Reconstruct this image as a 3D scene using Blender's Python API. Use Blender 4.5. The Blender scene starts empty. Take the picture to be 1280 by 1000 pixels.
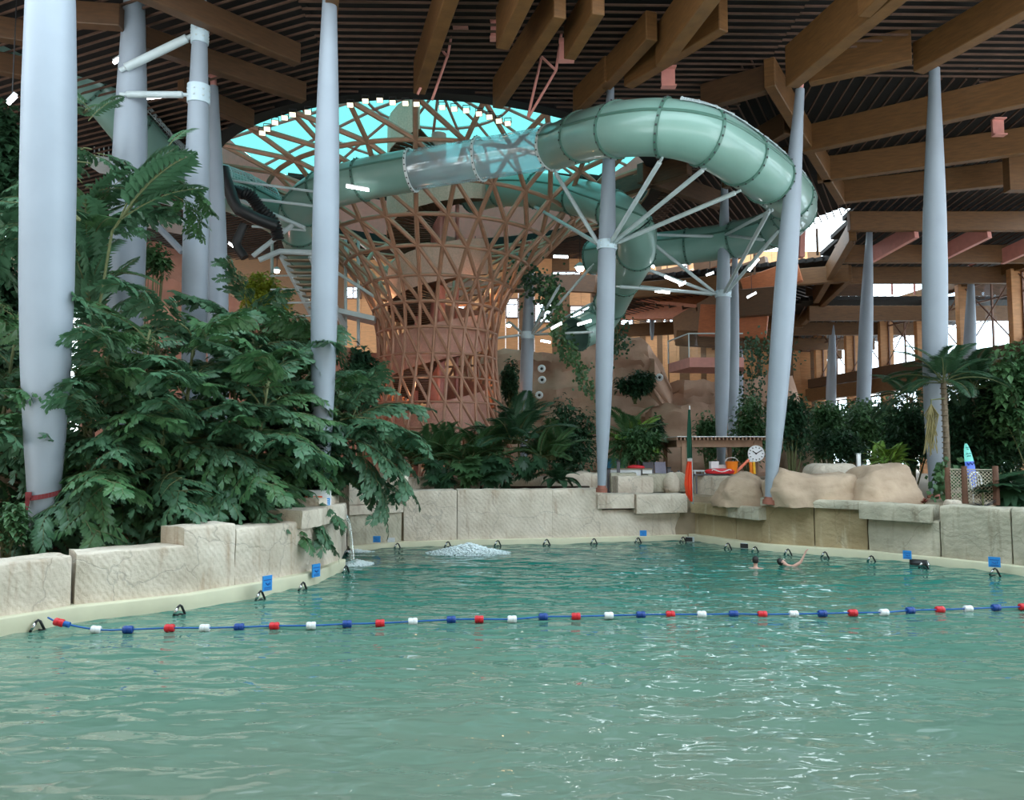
import bpy, bmesh, math, random
from mathutils import Vector, Matrix, noise
from math import sin, cos, pi, radians as R, atan, atan2, sqrt, hypot
random.seed(7)
SC = bpy.context.scene
COL = SC.collection
# ------------------------------------------------------------------ camera
F, PITCH, CAMZ = 960.0, atan(65/960), 3.5
cam = bpy.data.cameras.new('camera'); cam.sensor_width = 36; cam.lens = 36*F/1280; cam.clip_end = 600
co = bpy.data.objects.new('camera', cam); COL.objects.link(co)
co.location = (0, 0, CAMZ); co.rotation_euler = (pi/2+PITCH, 0, 0); SC.camera = co
# ------------------------------------------------------------------ world, light, exposure
SC.view_settings.view_transform = 'Standard'; SC.view_settings.look = 'None'
SC.view_settings.gamma = 1; SC.view_settings.use_curve_mapping = False
SC.view_settings.exposure = 0.0
W = bpy.data.worlds.new('sky'); SC.world = W; W.use_nodes = True
nt = W.node_tree; bg = nt.nodes['Background']
tc = nt.nodes.new('ShaderNodeTexCoord'); sx = nt.nodes.new('ShaderNodeSeparateXYZ'); cr = nt.nodes.new('ShaderNodeValToRGB')
nt.links.new(tc.outputs['Generated'], sx.inputs[0]); nt.links.new(sx.outputs['Z'], cr.inputs[0]); nt.links.new(cr.outputs[0], bg.inputs[0])
cr.color_ramp.elements[0].position = 0.0; cr.color_ramp.elements[0].color = (.86, .95, 1, 1)
cr.color_ramp.elements[1].position = 0.8; cr.color_ramp.elements[1].color = (.72, .9, 1, 1)
bg.inputs[1].default_value = 5.3
def lamp(name, kind, loc, energy, color=(1, 1, 1), size=.3, rot=None, sy=None, spread=None):
    l = bpy.data.lights.new(name, kind); l.energy = energy; l.color = color
    if kind == 'AREA':
        l.size = size
        if sy: l.shape = 'RECTANGLE'; l.size_y = sy
    else: l.shadow_soft_size = size
    o = bpy.data.objects.new(name, l); o.location = loc
    if rot: o.rotation_euler = rot
    COL.objects.link(o); return o
# ------------------------------------------------------------------ pixel helpers (1280x1000 frame)
def ray(px, py):
    x, y = (px-640)/F, (500-py)/F
    return Vector((x, cos(PITCH)-y*sin(PITCH), sin(PITCH)+y*cos(PITCH)))
def at(px, py, Y):
    d = ray(px, py); return Vector((0, 0, CAMZ)) + d*(Y/d.y)
def onz(px, py, z):
    d = ray(px, py); return Vector((0, 0, CAMZ)) + d*((z-CAMZ)/d.z)
def msize(n, py, Y): return n*(Y/ray(640, py).y)/F
# ------------------------------------------------------------------ materials
def lin(c): return tuple((v/12.92 if v <= .04045 else ((v+.055)/1.055)**2.4) for v in c)
def srgb(r, g, b): return lin((r/255, g/255, b/255))
MATS = {}
def mat(name, col, rough=.6, metal=0, var=.12, scale=3.0, bump=0.0, bscale=20.0, col2=None, spec=.5, detail=4, stretch=None, coat=0):
    """procedural paint / stone / wood: noise between two tones plus a noise bump"""
    m = bpy.data.materials.new(name); m.use_nodes = True; n = m.node_tree; b = n.nodes['Principled BSDF']
    b.inputs['Roughness'].default_value = rough; b.inputs['Metallic'].default_value = metal
    b.inputs['Specular IOR Level'].default_value = spec; b.inputs['Coat Weight'].default_value = coat
    t = n.nodes.new('ShaderNodeTexCoord'); src = t.outputs['Object']
    if stretch:
        mp = n.nodes.new('ShaderNodeMapping'); mp.inputs['Scale'].default_value = stretch
        n.links.new(src, mp.inputs[0]); src = mp.outputs[0]
    nz = n.nodes.new('ShaderNodeTexNoise'); nz.inputs['Scale'].default_value = scale; nz.inputs['Detail'].default_value = detail
    n.links.new(src, nz.inputs[0])
    ra = n.nodes.new('ShaderNodeValToRGB'); ra.color_ramp.elements[0].position = .3; ra.color_ramp.elements[1].position = .72
    c2 = col2 or tuple(v*(1-var) for v in col); c1 = col if col2 else tuple(min(1, v*(1+var)) for v in col)
    ra.color_ramp.elements[0].color = (*c2, 1); ra.color_ramp.elements[1].color = (*c1, 1)
    n.links.new(nz.outputs[0], ra.inputs[0]); n.links.new(ra.outputs[0], b.inputs['Base Color'])
    if bump:
        n2 = n.nodes.new('ShaderNodeTexNoise'); n2.inputs['Scale'].default_value = bscale; n2.inputs['Detail'].default_value = 6
        n.links.new(src, n2.inputs[0]); bp = n.nodes.new('ShaderNodeBump'); bp.inputs['Strength'].default_value = bump
        bp.inputs['Distance'].default_value = .05
        n.links.new(n2.outputs[0], bp.inputs['Height']); n.links.new(bp.outputs[0], b.inputs['Normal'])
    MATS[name] = m; return m
def stonemat(name, c1, c2, streak):
    """carved cast stone: two tones, raked tool marks in relief, thin cracks and rusty run-off streaks"""
    m = mat(name, c1, .88, scale=1.1, col2=c2, detail=8); n = m.node_tree; bs = n.nodes['Principled BSDF']; t = n.nodes['Texture Coordinate'].outputs['Object']; L = n.links.new
    base = bs.inputs['Base Color'].links[0].from_socket
    mp = n.nodes.new('ShaderNodeMapping'); mp.inputs['Scale'].default_value = (2.6, 2.6, .35); L(t, mp.inputs[0])
    s = n.nodes.new('ShaderNodeTexNoise'); s.inputs['Scale'].default_value = 1.6; s.inputs['Detail'].default_value = 6; L(mp.outputs[0], s.inputs[0])
    r = n.nodes.new('ShaderNodeValToRGB'); r.color_ramp.elements[0].position = .56; r.color_ramp.elements[0].color = (0, 0, 0, 1); r.color_ramp.elements[1].position = .8; r.color_ramp.elements[1].color = (.75, .75, .75, 1); L(s.outputs[0], r.inputs[0])
    mx = n.nodes.new('ShaderNodeMixRGB'); L(r.outputs[0], mx.inputs[0]); L(base, mx.inputs[1]); mx.inputs[2].default_value = (*streak, 1)
    v = n.nodes.new('ShaderNodeTexVoronoi'); v.feature = 'DISTANCE_TO_EDGE'; v.inputs['Scale'].default_value = .55
    wn = n.nodes.new('ShaderNodeTexNoise'); wn.inputs['Scale'].default_value = 1.2; wn.inputs['Detail'].default_value = 5; L(t, wn.inputs[0])
    vm = n.nodes.new('ShaderNodeVectorMath'); vm.operation = 'MULTIPLY_ADD'; vm.inputs[1].default_value = (.9, .9, .9); L(wn.outputs['Color'], vm.inputs[0]); L(t, vm.inputs[2]); L(vm.outputs[0], v.inputs[0])
    cr2 = n.nodes.new('ShaderNodeValToRGB'); cr2.color_ramp.elements[0].position = .0; cr2.color_ramp.elements[0].color = (.7, .7, .7, 1); cr2.color_ramp.elements[1].position = .012; cr2.color_ramp.elements[1].color = (1, 1, 1, 1); L(v.outputs['Distance'], cr2.inputs[0])
    mu = n.nodes.new('ShaderNodeMixRGB'); mu.blend_type = 'MULTIPLY'; mu.inputs[0].default_value = .8; L(mx.outputs[0], mu.inputs[1]); L(cr2.outputs[0], mu.inputs[2]); L(mu.outputs[0], bs.inputs['Base Color'])
    wv = n.nodes.new('ShaderNodeTexWave'); wv.bands_direction = 'DIAGONAL'; wv.inputs['Scale'].default_value = 3.2; wv.inputs['Distortion'].default_value = 5; wv.inputs['Detail'].default_value = 3; wv.inputs['Detail Scale'].default_value = .5; L(t, wv.inputs[0])
    nz = n.nodes.new('ShaderNodeTexNoise'); nz.inputs['Scale'].default_value = 9; nz.inputs['Detail'].default_value = 8; L(t, nz.inputs[0])
    ad = n.nodes.new('ShaderNodeMath'); ad.operation = 'MULTIPLY_ADD'; ad.inputs[1].default_value = .12; L(wv.outputs['Fac'], ad.inputs[0]); L(nz.outputs[0], ad.inputs[2])
    a2 = n.nodes.new('ShaderNodeMath'); a2.operation = 'MULTIPLY'; L(ad.outputs[0], a2.inputs[0]); L(cr2.outputs[0], a2.inputs[1])
    bp = n.nodes.new('ShaderNodeBump'); bp.inputs['Strength'].default_value = .7; bp.inputs['Distance'].default_value = .05; L(a2.outputs[0], bp.inputs['Height']); L(bp.outputs[0], bs.inputs['Normal']); return m
def emit(name, col, strength):
    m = bpy.data.materials.new(name); m.use_nodes = True; b = m.node_tree.nodes['Principled BSDF']
    b.inputs['Base Color'].default_value = (.8, .8, .8, 1); b.inputs['Emission Color'].default_value = (*col, 1); b.inputs['Emission Strength'].default_value = strength
    MATS[name] = m; return m
def glass(name, tint, gloss=.12, rough=.03):
    m = bpy.data.materials.new(name); m.use_nodes = True; n = m.node_tree; n.nodes.remove(n.nodes['Principled BSDF'])
    out = n.nodes['Material Output']; a = n.nodes.new('ShaderNodeBsdfTransparent'); a.inputs[0].default_value = (*tint, 1)
    g = n.nodes.new('ShaderNodeBsdfGlossy'); g.inputs['Roughness'].default_value = rough; g.inputs[0].default_value = (1, 1, 1, 1)
    mx = n.nodes.new('ShaderNodeMixShader'); mx.inputs[0].default_value = gloss
    n.links.new(a.outputs[0], mx.inputs[1]); n.links.new(g.outputs[0], mx.inputs[2]); n.links.new(mx.outputs[0], out.inputs[0])
    MATS[name] = m; return m
M_col = mat('column_paint', srgb(144, 153, 164), .45, var=.05, scale=.8)
M_steel = mat('grey_paint', srgb(186, 197, 200), .45, var=.06)
M_band = mat('band_paint', srgb(190, 208, 218), .4, var=.04)
M_wood = mat('glulam', srgb(104, 70, 36), .55, var=.22, scale=2, stretch=(1, 1, 6), bump=.1, bscale=8)
M_woodd = mat('glulam_dark', srgb(80, 54, 32), .55, var=.22, scale=2, stretch=(1, 1, 6))
M_slat = mat('slat_wood', srgb(88, 64, 52), .6, var=.2)
M_deck = mat('roof_deck', srgb(18, 14, 12), .8, var=.2)
M_pinksteel = mat('salmon_steel', srgb(206, 138, 128), .5, var=.08)
M_lat = mat('lattice_paint', srgb(170, 124, 100), .42, var=.12, metal=.15)
M_perf = mat('perforated_copper', srgb(220, 168, 150), .5, var=.12, metal=.1, scale=12)
M_green = mat('slide_fibreglass', srgb(124, 158, 148), .32, var=.05, scale=.5, coat=.3)
M_flange = mat('slide_flange', srgb(76, 112, 100), .4, var=.1)
M_up = mat('upstand_paint', srgb(232, 128, 118), .6, var=.06)
M_clear = glass('clear_tube', (.84, .92, .97), .2, .08)
n = M_clear.node_tree; ms = n.nodes['Mix Shader']; pb = n.nodes.new('ShaderNodeBsdfPrincipled'); pb.inputs['Base Color'].default_value = (.66, .78, .86, 1); pb.inputs['Roughness'].default_value = .15
m2 = n.nodes.new('ShaderNodeMixShader'); m2.inputs[0].default_value = .32; n.links.new(ms.outputs[0], m2.inputs[1]); n.links.new(pb.outputs[0], m2.inputs[2]); n.links.new(m2.outputs[0], n.nodes['Material Output'].inputs[0])
M_dome = glass('tinted_dome_glass', (.27, .5, .48), .06)
M_pane = glass('window_glass', (.93, .97, 1), .06)
M_stone = stonemat('cast_stone', srgb(226, 214, 198), srgb(190, 176, 158), srgb(150, 116, 84))
M_stoneb = stonemat('stained_stone', srgb(178, 160, 126), srgb(146, 128, 96), srgb(206, 196, 172))
M_stoneg = stonemat('grey_stone', srgb(200, 192, 172), srgb(156, 150, 132), srgb(120, 106, 82))
M_foot = mat('cream_footing', srgb(208, 204, 176), .7, var=.06, scale=2)
M_rock = mat('boulder_rock', srgb(196, 172, 148), .85, scale=.8, col2=srgb(150, 128, 108), bump=.6, bscale=5, detail=8)
M_cliff = mat('cliff_rock', srgb(208, 172, 150), .9, scale=.35, col2=srgb(150, 120, 102), bump=.7, bscale=2.5, detail=9)
M_soil = mat('soil', srgb(58, 46, 36), .95, var=.3, bump=.6)
M_floor = mat('deck_tiles', srgb(150, 134, 112), .7, var=.1)
M_black = mat('black_rubber', srgb(28, 28, 30), .5, var=.1)
M_white = mat('white_plastic', srgb(226, 228, 230), .4, var=.04)
M_red = mat('red_plastic', srgb(206, 34, 46), .4, var=.05)
M_blue = mat('blue_plastic', srgb(18, 62, 138), .4, var=.05)
M_rope = mat('blue_rope', srgb(20, 92, 168), .6, var=.1)
M_sign = mat('sign_blue', srgb(40, 140, 214), .4, var=.03)
M_chrome = mat('chrome', srgb(190, 190, 190), .25, metal=1, var=.05)
M_tube = emit('fluorescent', (.95, .98, 1), 14)
M_flood = emit('flood_lens', (1, .86, .55), 1.5)
M_bulb = emit('bulb', (1, .93, .8), 16)
# ------------------------------------------------------------------ mesh builder
class MB:
    def __init__(s): s.v = []; s.f = []; s.mi = []; s.m = 0
    def add(s, vs, fs):
        o = len(s.v); s.v.extend([tuple(v) for v in vs]); s.f.extend([tuple(i+o for i in f) for f in fs]); s.mi.extend([s.m]*len(fs)); return s
    def box(s, c, d, rz=0, mx=None):
        x, y, z = (q/2 for q in d)
        vs = [Vector((a*x, b*y, e*z)) for a in (-1, 1) for b in (-1, 1) for e in (-1, 1)]
        if mx: vs = [mx @ v for v in vs]
        elif rz: q = Matrix.Rotation(rz, 3, 'Z'); vs = [q @ v for v in vs]
        c = Vector(c)
        return s.add([v+c for v in vs], [(0, 1, 3, 2), (4, 6, 7, 5), (0, 4, 5, 1), (2, 3, 7, 6), (0, 2, 6, 4), (1, 5, 7, 3)])
    def beam(s, p, q, w, h, up=Vector((0, 0, 1))):
        """box from p to q: width w sideways, height h along up, p/q at the middle"""
        p, q = Vector(p), Vector(q); d = (q-p).normalized(); sd = d.cross(up)
        if sd.length < 1e-4: sd = d.cross(Vector((0, 1, 0)))
        sd.normalize(); u = sd.cross(d).normalized()
        vs = [e + sd*(a*w/2) + u*(b*h/2) for e in (p, q) for a in (-1, 1) for b in (-1, 1)]
        return s.add(vs, [(0, 1, 3, 2), (4, 6, 7, 5), (0, 4, 5, 1), (2, 3, 7, 6), (0, 2, 6, 4), (1, 5, 7, 3)])
    def tube(s, pts, rad, n=8, caps=True, closed=False):
        pts = [Vector(p) for p in pts]; k = len(pts)
        if not hasattr(rad, '__len__'): rad = [rad]*k
        nrm = None; rings = []
        for i in range(k):
            if closed: t = pts[(i+1) % k]-pts[i-1]
            else: t = pts[min(i+1, k-1)]-pts[max(i-1, 0)]
            t.normalize()
            if nrm is None:
                nrm = t.cross(Vector((0, 0, 1)))
                if nrm.length < 1e-3: nrm = t.cross(Vector((0, 1, 0)))
            nrm = (nrm - t*nrm.dot(t)).normalized(); b = t.cross(nrm)
            rings.append([pts[i] + nrm*(rad[i]*cos(2*pi*j/n)) + b*(rad[i]*sin(2*pi*j/n)) for j in range(n)])
        fs = []
        for i in range(k if closed else k-1):
            a, c = i*n, ((i+1) % k)*n
            fs += [(a+j, a+(j+1) % n, c+(j+1) % n, c+j) for j in range(n)]
        if caps and not closed: fs += [tuple(range(n-1, -1, -1)), tuple((k-1)*n+j for j in range(n))]
        return s.add([v for r in rings for v in r], fs)
    def lathe(s, prof, c=(0, 0, 0), n=24, axis=None):
        """prof: (radius, height) pairs about z"""
        c = Vector(c); mx = axis or Matrix.Identity(3)
        vs = [c + mx @ Vector((r*cos(2*pi*j/n), r*sin(2*pi*j/n), z)) for r, z in prof for j in range(n)]
        fs = [(i*n+j, i*n+(j+1) % n, (i+1)*n+(j+1) % n, (i+1)*n+j) for i in range(len(prof)-1) for j in range(n)]
        fs += [tuple(range(n-1, -1, -1)), tuple((len(prof)-1)*n+j for j in range(n))]
        return s.add(vs, fs)
    def prism(s, poly, z0, z1):
        n = len(poly)
        return s.add([(x, y, z) for z in (z0, z1) for x, y in poly], [tuple(range(n-1, -1, -1)), tuple(range(n, 2*n))] + [(i, (i+1) % n, n+(i+1) % n, n+i) for i in range(n)])
    def mesh(s, name, mats, smooth=None):
        me = bpy.data.meshes.new(name); me.from_pydata(s.v, [], s.f); me.update()
        for m in (mats if isinstance(mats, (list, tuple)) else [mats]): me.materials.append(m)
        if any(s.mi): me.polygons.foreach_set('material_index', s.mi)
        if smooth:
            me.polygons.foreach_set('use_smooth', [True]*len(me.polygons))
            if smooth is not True: me.set_sharp_from_angle(angle=R(smooth))
        return me
    def build(s, name, mats, parent=None, smooth=None, **tags):
        return link(name, s.mesh(name, mats, smooth), parent, **tags)
def link(name, me, parent=None, **tags):
    o = bpy.data.objects.new(name, me); COL.objects.link(o)
    if parent is not None:
        o.parent = parent; o.matrix_parent_inverse = Matrix.Translation(-parent.location) if parent.get('_abs') else Matrix.Identity(4)
    for k, v in tags.items(): o[k] = v
    return o
def thing(name, label, cat, group=None, loc=(0, 0, 0), absolute=True):
    """Empty at the thing's base; with absolute=True its parts are built in world coordinates"""
    o = bpy.data.objects.new(name, None); o.location = loc; o.empty_display_size = .2; COL.objects.link(o)
    if absolute: o['_abs'] = 1
    o['label'] = label; o['category'] = cat
    if group: o['group'] = group
    return o
def tag(o, label=None, cat=None, group=None, kind=None):
    if label: o['label'] = label
    if cat: o['category'] = cat
    if group: o['group'] = group
    if kind: o['kind'] = kind
    return o
def lerp(a, b, t): return a+(b-a)*t
def smoothpath(pts, per=8):
    """Catmull-Rom through points"""
    P = [Vector(p) for p in pts]; P = [P[0]*2-P[1]] + P + [P[-1]*2-P[-2]]; out = []
    for i in range(1, len(P)-2):
        for k in range(per):
            t = k/per; a, b, c, d = P[i-1], P[i], P[i+1], P[i+2]
            out.append(.5*((2*b)+(c-a)*t+(2*a-5*b+4*c-d)*t*t+(3*b-a-3*c+d)*t**3))
    out.append(P[-2].copy()); return out
def fbm(p, o=4): return noise.fractal(p, 1.0, 2.0, o)
#PART2
# ================================================================== SETTING: pool, walls, decks
def plan(pxs, z=0.0):
    return [Vector((p.x, p.y, 0)) for p in (onz(x, y, z) for x, y in pxs)]
def resample(path, step):
    out = [path[0]]
    for a, b in zip(path, path[1:]):
        k = max(1, int((b-a).length/step)); out += [a.lerp(b, i/k) for i in range(1, k+1)]
    return out
def stone(name, pxs, z0, z1, m, parent, proud=0.0, depth=.9, amp=.03, r=.06, step=.22, seed=0, z=0.0, top_amp=.03, path=None, trim0=.0, trim1=.0, **kw):
    """a rough cast block: rounded profile swept along a plan path, roughened by noise; the pool lies right of the path"""
    P = resample(path or plan(pxs, z), step)
    if trim0: P[0] = P[0] + (P[1]-P[0]).normalized()*trim0
    if trim1: P[-1] = P[-1] + (P[-2]-P[-1]).normalized()*trim1
    nz = max(2, int((z1-z0)/step))
    prof = [(0, lerp(z0, z1-r, i/nz)) for i in range(nz+1)] + [(-r*.3, z1-r*.3), (-r, z1)]
    k = max(1, int(depth/.3)); prof += [(-lerp(r, depth, i/k), z1) for i in range(1, k+1)]
    np_ = len(prof); mb = MB(); vs = []
    for i, p in enumerate(P):
        d = (P[min(i+1, len(P)-1)]-P[max(i-1, 0)]).normalized(); n = Vector((d.y, -d.x, 0))
        e = min(i, len(P)-1-i); inset = -.03 if e == 0 else 0
        for o, zz in prof:
            q = p + n*(o+proud+inset); q.z = zz
            s = Vector((q.x*1.3+seed*7.1, q.y*1.3, q.z*1.3))
            dn = fbm(s, 4)*amp; q = q + n*dn
            if zz > z0+.05: q.z += fbm(s*1.7+Vector((3, 1, 9)), 3)*top_amp*((zz-z0)/(z1-z0))
            vs.append(q)
    fs = []
    for i in range(len(P)-1):
        a, c = i*np_, (i+1)*np_
        fs += [(a+j, c+j, c+j+1, a+j+1) for j in range(np_-1)]
    for i, flip in ((0, False), (len(P)-1, True)):
        b = [i*np_+j for j in range(np_)]; q = vs[b[-1]].copy(); q.z = z0; vs.append(q); b.append(len(vs)-1)
        fs.append(tuple(b[::-1] if flip else b))
    mb.add(vs, fs); return mb.build(name, m, parent, smooth=45, **kw)
def struct(name):
    o = bpy.data.objects.new(name, None); COL.objects.link(o); o['kind'] = 'structure'; o['_abs'] = 1; return o
wl = struct('wall_left'); wb = struct('wall_back'); wr = struct('wall_right')
S = 'stone_block'
LW = [(-150, 820), (0, 795), (95, 779), (235, 762), (300, 750), (330, 745), (395, 730), (433, 713)]
stone(S, LW[:3], .2, 1.34, M_stone, wl, -.2, amp=.06, seed=1, trim1=.015)
stone(S, LW[2:4], .2, 1.40, M_stone, wl, -.2, amp=.07, seed=2, trim1=.01)
stone(S, LW[3:5], .2, 1.80, M_stone, wl, -.2, amp=.06, seed=3, trim1=.01)
stone(S, LW[4:7], .2, 1.68, M_stone, wl, -.2, amp=.05, seed=4, trim1=.01)
stone(S, LW[6:], .2, 1.56, M_stone, wl, -.2, amp=.05, seed=5)
stone('stone_ledge', [(378, 734), (396, 729), (434, 711)], 1.5, 1.98, M_stone, wl, .0, depth=1.2, amp=.04, seed=6)
stone('stone_ledge', [(410, 722), (434, 711)], 1.96, 2.2, M_stone, wl, -.25, depth=.7, amp=.03, seed=16)
LF = resample(plan(LW), .4)
t1 = struct('trim_1'); stone('footing', None, -.6, .33, M_foot, t1, 0, depth=.5, amp=.012, r=.03, seed=7, path=LF, top_amp=.01)
# the wall's end that turns back towards the far wall
e0 = plan([(433, 713)])[0]; e1 = plan([(438, 690)])[0]
stone(S, None, .2, 1.56, M_stone, wl, -.12, path=[e0+Vector((-.1, .1, 0)), e1], amp=.04, seed=8)
BK = [(437, 690), (505, 684), (572, 682), (692, 679.5), (755, 678), (860, 675)]
stone(S, BK[:2], .2, 1.28, M_stoneg, wb, -.15, seed=11, trim1=.01)
stone('stone_ledge', BK[:2], 1.28, 1.62, M_stone, wb, -.02, seed=12, depth=1.1)
stone(S, BK[:2], 1.64, 2.45, M_stone, wb, -.06, seed=13, trim1=.5)
stone('stone_pillar', [(486, 686), (509, 684)], 1.62, 2.8, M_stone, wb, .06, seed=14, r=.12, depth=.8)
for i in range(1, 4):
    stone(S, BK[i:i+2], .2, 2.06, M_stone, wb, -.15, seed=15+i, trim0=.006, trim1=.006, amp=.025, r=.04)
stone(S, BK[4:], .2, 1.22, M_stone, wb, -.2, seed=20, amp=.05)
stone('stone_ledge', [(748, 678), (794, 677)], 1.3, 1.86, M_stone, wb, .02, seed=21)
stone('stone_ledge', [(795, 677), (858, 675)], 1.1, 1.84, M_stone, wb, .16, seed=22)
stone('stone_curb', [(510, 671), (600, 670)], 1.9, 2.42, M_stone, wb, -.3, seed=23, amp=.1, r=.1, top_amp=.1)
stone('stone_curb', [(604, 670), (690, 669)], 1.9, 2.46, M_stone, wb, -.3, seed=24, amp=.1, r=.1, top_amp=.1)
stone('stone_curb', [(692, 669), (752, 668)], 1.9, 2.62, M_stone, wb, -.3, seed=25, amp=.1, r=.1, top_amp=.12)
stone(S, [(766, 670), (798, 670)], 1.8, 2.6, M_stoneg, wb, -.3, seed=26, amp=.08, r=.12)
stone(S, [(775, 672), (820, 671)], 1.8, 2.5, M_stone, wb, -.2, seed=27, amp=.1, r=.12)
stone(S, [(815, 669), (862, 668)], 1.8, 2.56, M_stoneg, wb, -.3, seed=28, amp=.08, r=.08)
RT = [(860, 675), (912, 683), (950, 688.5), (1016, 693), (1083, 698), (1173, 707), (1262, 717), (1400, 734), (1640, 764)]
stone(S, RT[:2], .2, 1.12, M_stoneb, wr, -.3, seed=31, trim1=.01)
stone(S, RT[1:3], .2, 1.12, M_stoneb, wr, -.34, seed=32, trim0=.01)
stone('stone_ledge', [(863, 675.5), (911, 683)], 1.1, 1.5, M_stoneb, wr, .0, seed=33, trim1=.01)
stone('stone_ledge', [(911, 683), (950, 688.5)], 1.08, 1.52, M_stoneg, wr, .05, seed=34)
stone(S, [(866, 668), (908, 674)], 1.4, 2.5, M_stone, wr, -.1, seed=35, amp=.05)
stone(S, [(908, 674), (960, 681)], 1.4, 2.42, M_rock, wr, -.15, seed=36, amp=.12, r=.2)
for i, sd in ((2, 37), (3, 38)):
    stone(S, RT[i:i+2], .2, 1.62, M_stoneb, wr, -.3, seed=sd, trim0=.008, trim1=.008)
stone('stone_ledge', RT[2:5], 1.58, 1.86, M_stoneg, wr, -.12, seed=39, r=.1)
stone(S, RT[4:6], .2, 1.35, M_stoneg, wr, -.2, seed=40, amp=.06, trim1=.01)
stone('stone_ledge', [(1077, 697.5), (1166, 706)], 1.3, 1.82, M_stoneg, wr, .12, seed=41, amp=.04)
stone(S, RT[5:7], .2, 1.84, M_stoneg, wr, -.2, seed=42, amp=.06, trim0=.01, trim1=.01, r=.1)
stone(S, RT[6:8], .2, 1.86, M_stoneg, wr, -.2, seed=43, amp=.05, trim0=.01, trim1=.01, r=.1); stone(S, RT[7:], .2, 1.84, M_stoneg, wr, -.2, seed=44, amp=.05, trim0=.01, r=.1)
t2 = struct('trim_2'); stone('footing', None, -.6, .2, M_foot, t2, 0, depth=.5, amp=.01, r=.03, seed=50, path=plan(BK), top_amp=.01)
t3 = struct('trim_3'); stone('footing', None, -.6, .24, M_foot, t3, 0, depth=.6, amp=.012, r=.03, seed=51, path=plan(RT), top_amp=.01)
# decks and planters behind the walls, pool floor
fl = struct('floor')
mb = MB(); a = [(-40, 29.5), (-6.5, 28.2), (3.5, 31.2), (7.5, 31), (16.2, 23.5), (18.6, 17.2), (60, 17.2), (60, 110), (-40, 110)]; mb.prism(a, -.6, 1.72); mb.build('deck', M_floor, fl)
mb = MB(); q = plan(LW); a = [(-30, q[0].y)] + [(p.x-.75, p.y+.5) for p in q] + [(e1.x-.5, 28.4), (-30, 29.7)]; mb.prism(a, -.6, 1.12); mb.build('planter_soil', M_soil, fl)
mb = MB()
a = [onz(510, 668, 0), onz(752, 668, 0)]; mb.box((-1.2, 35.6, 1.9), (9, 5.6, .3)); mb.build('planter_soil', M_soil, fl)
mb = MB(); X0, X1 = -16, 24
mb.add([(X0, -3, .3), (X1, -3, .3), (X0, 3, -.05), (X1, 3, -.05), (X0, 22, -1.9), (X1, 22, -1.9), (X0, 34, -2.2), (X1, 34, -2.2)], [(0, 1, 3, 2), (2, 3, 5, 4), (4, 5, 7, 6)])
mb.build('pool_bottom', mat('pool_bottom_paint', srgb(190, 205, 180), .7), fl)
# ------------------------------------------------------------------ water
def water_material():
    m = bpy.data.materials.new('pool_water'); m.use_nodes = True; n = m.node_tree; b = n.nodes['Principled BSDF']
    t = n.nodes.new('ShaderNodeTexCoord'); s = n.nodes.new('ShaderNodeSeparateXYZ'); n.links.new(t.outputs['Object'], s.inputs[0])
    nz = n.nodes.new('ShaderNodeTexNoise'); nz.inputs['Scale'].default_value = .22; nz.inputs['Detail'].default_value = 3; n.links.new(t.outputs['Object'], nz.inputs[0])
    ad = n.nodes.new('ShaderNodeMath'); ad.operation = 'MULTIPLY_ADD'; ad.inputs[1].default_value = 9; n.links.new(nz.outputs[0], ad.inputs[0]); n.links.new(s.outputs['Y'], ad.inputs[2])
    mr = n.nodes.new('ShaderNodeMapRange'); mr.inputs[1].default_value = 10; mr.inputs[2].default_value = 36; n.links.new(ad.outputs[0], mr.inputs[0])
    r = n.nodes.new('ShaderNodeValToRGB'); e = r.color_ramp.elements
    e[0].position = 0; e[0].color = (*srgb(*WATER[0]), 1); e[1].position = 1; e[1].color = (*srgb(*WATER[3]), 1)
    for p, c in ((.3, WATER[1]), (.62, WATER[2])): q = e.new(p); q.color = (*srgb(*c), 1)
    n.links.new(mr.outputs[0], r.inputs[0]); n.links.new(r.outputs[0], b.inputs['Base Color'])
    b.inputs['Roughness'].default_value = .025; b.inputs['IOR'].default_value = 1.33; b.inputs['Specular IOR Level'].default_value = .5
    prev = None
    for sc, st, dist, strv in ((1.5, (.5, 1.3, 1), .022, 1.0), (3.8, (.55, 1.2, 1), .009, 1.0)):
        mp = n.nodes.new('ShaderNodeMapping'); mp.inputs['Scale'].default_value = st; mp.inputs['Rotation'].default_value = (0, 0, .2)
        n.links.new(t.outputs['Object'], mp.inputs[0])
        w = n.nodes.new('ShaderNodeTexNoise'); w.inputs['Scale'].default_value = sc; w.inputs['Detail'].default_value = .6; w.inputs['Distortion'].default_value = .6; n.links.new(mp.outputs[0], w.inputs[0])
        bp = n.nodes.new('ShaderNodeBump'); bp.inputs['Strength'].default_value = strv; bp.inputs['Distance'].default_value = dist*4; n.links.new(w.outputs[0], bp.inputs['Height'])
        if prev: n.links.new(prev.outputs[0], bp.inputs['Normal'])
        prev = bp
    n.links.new(prev.outputs[0], b.inputs['Normal']); return m
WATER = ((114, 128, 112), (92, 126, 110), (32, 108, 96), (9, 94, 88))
def wave(x, y):
    return (.045*noise.noise(Vector((x*.35+y*.1, y*.7, 0))) + .03*noise.noise(Vector((x*.8-y*.2, y*1.7, 5))) + .02*noise.noise(Vector((x*1.9+y*.3, y*3.6, 9))))
nx, ny = 420, 440; x0, x1, y0, y1 = -15., 22., 4.5, 31.8
mb = MB(); vs = [(x0+(x1-x0)*i/nx, y0+(y1-y0)*j/ny) for j in range(ny+1) for i in range(nx+1)]
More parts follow.
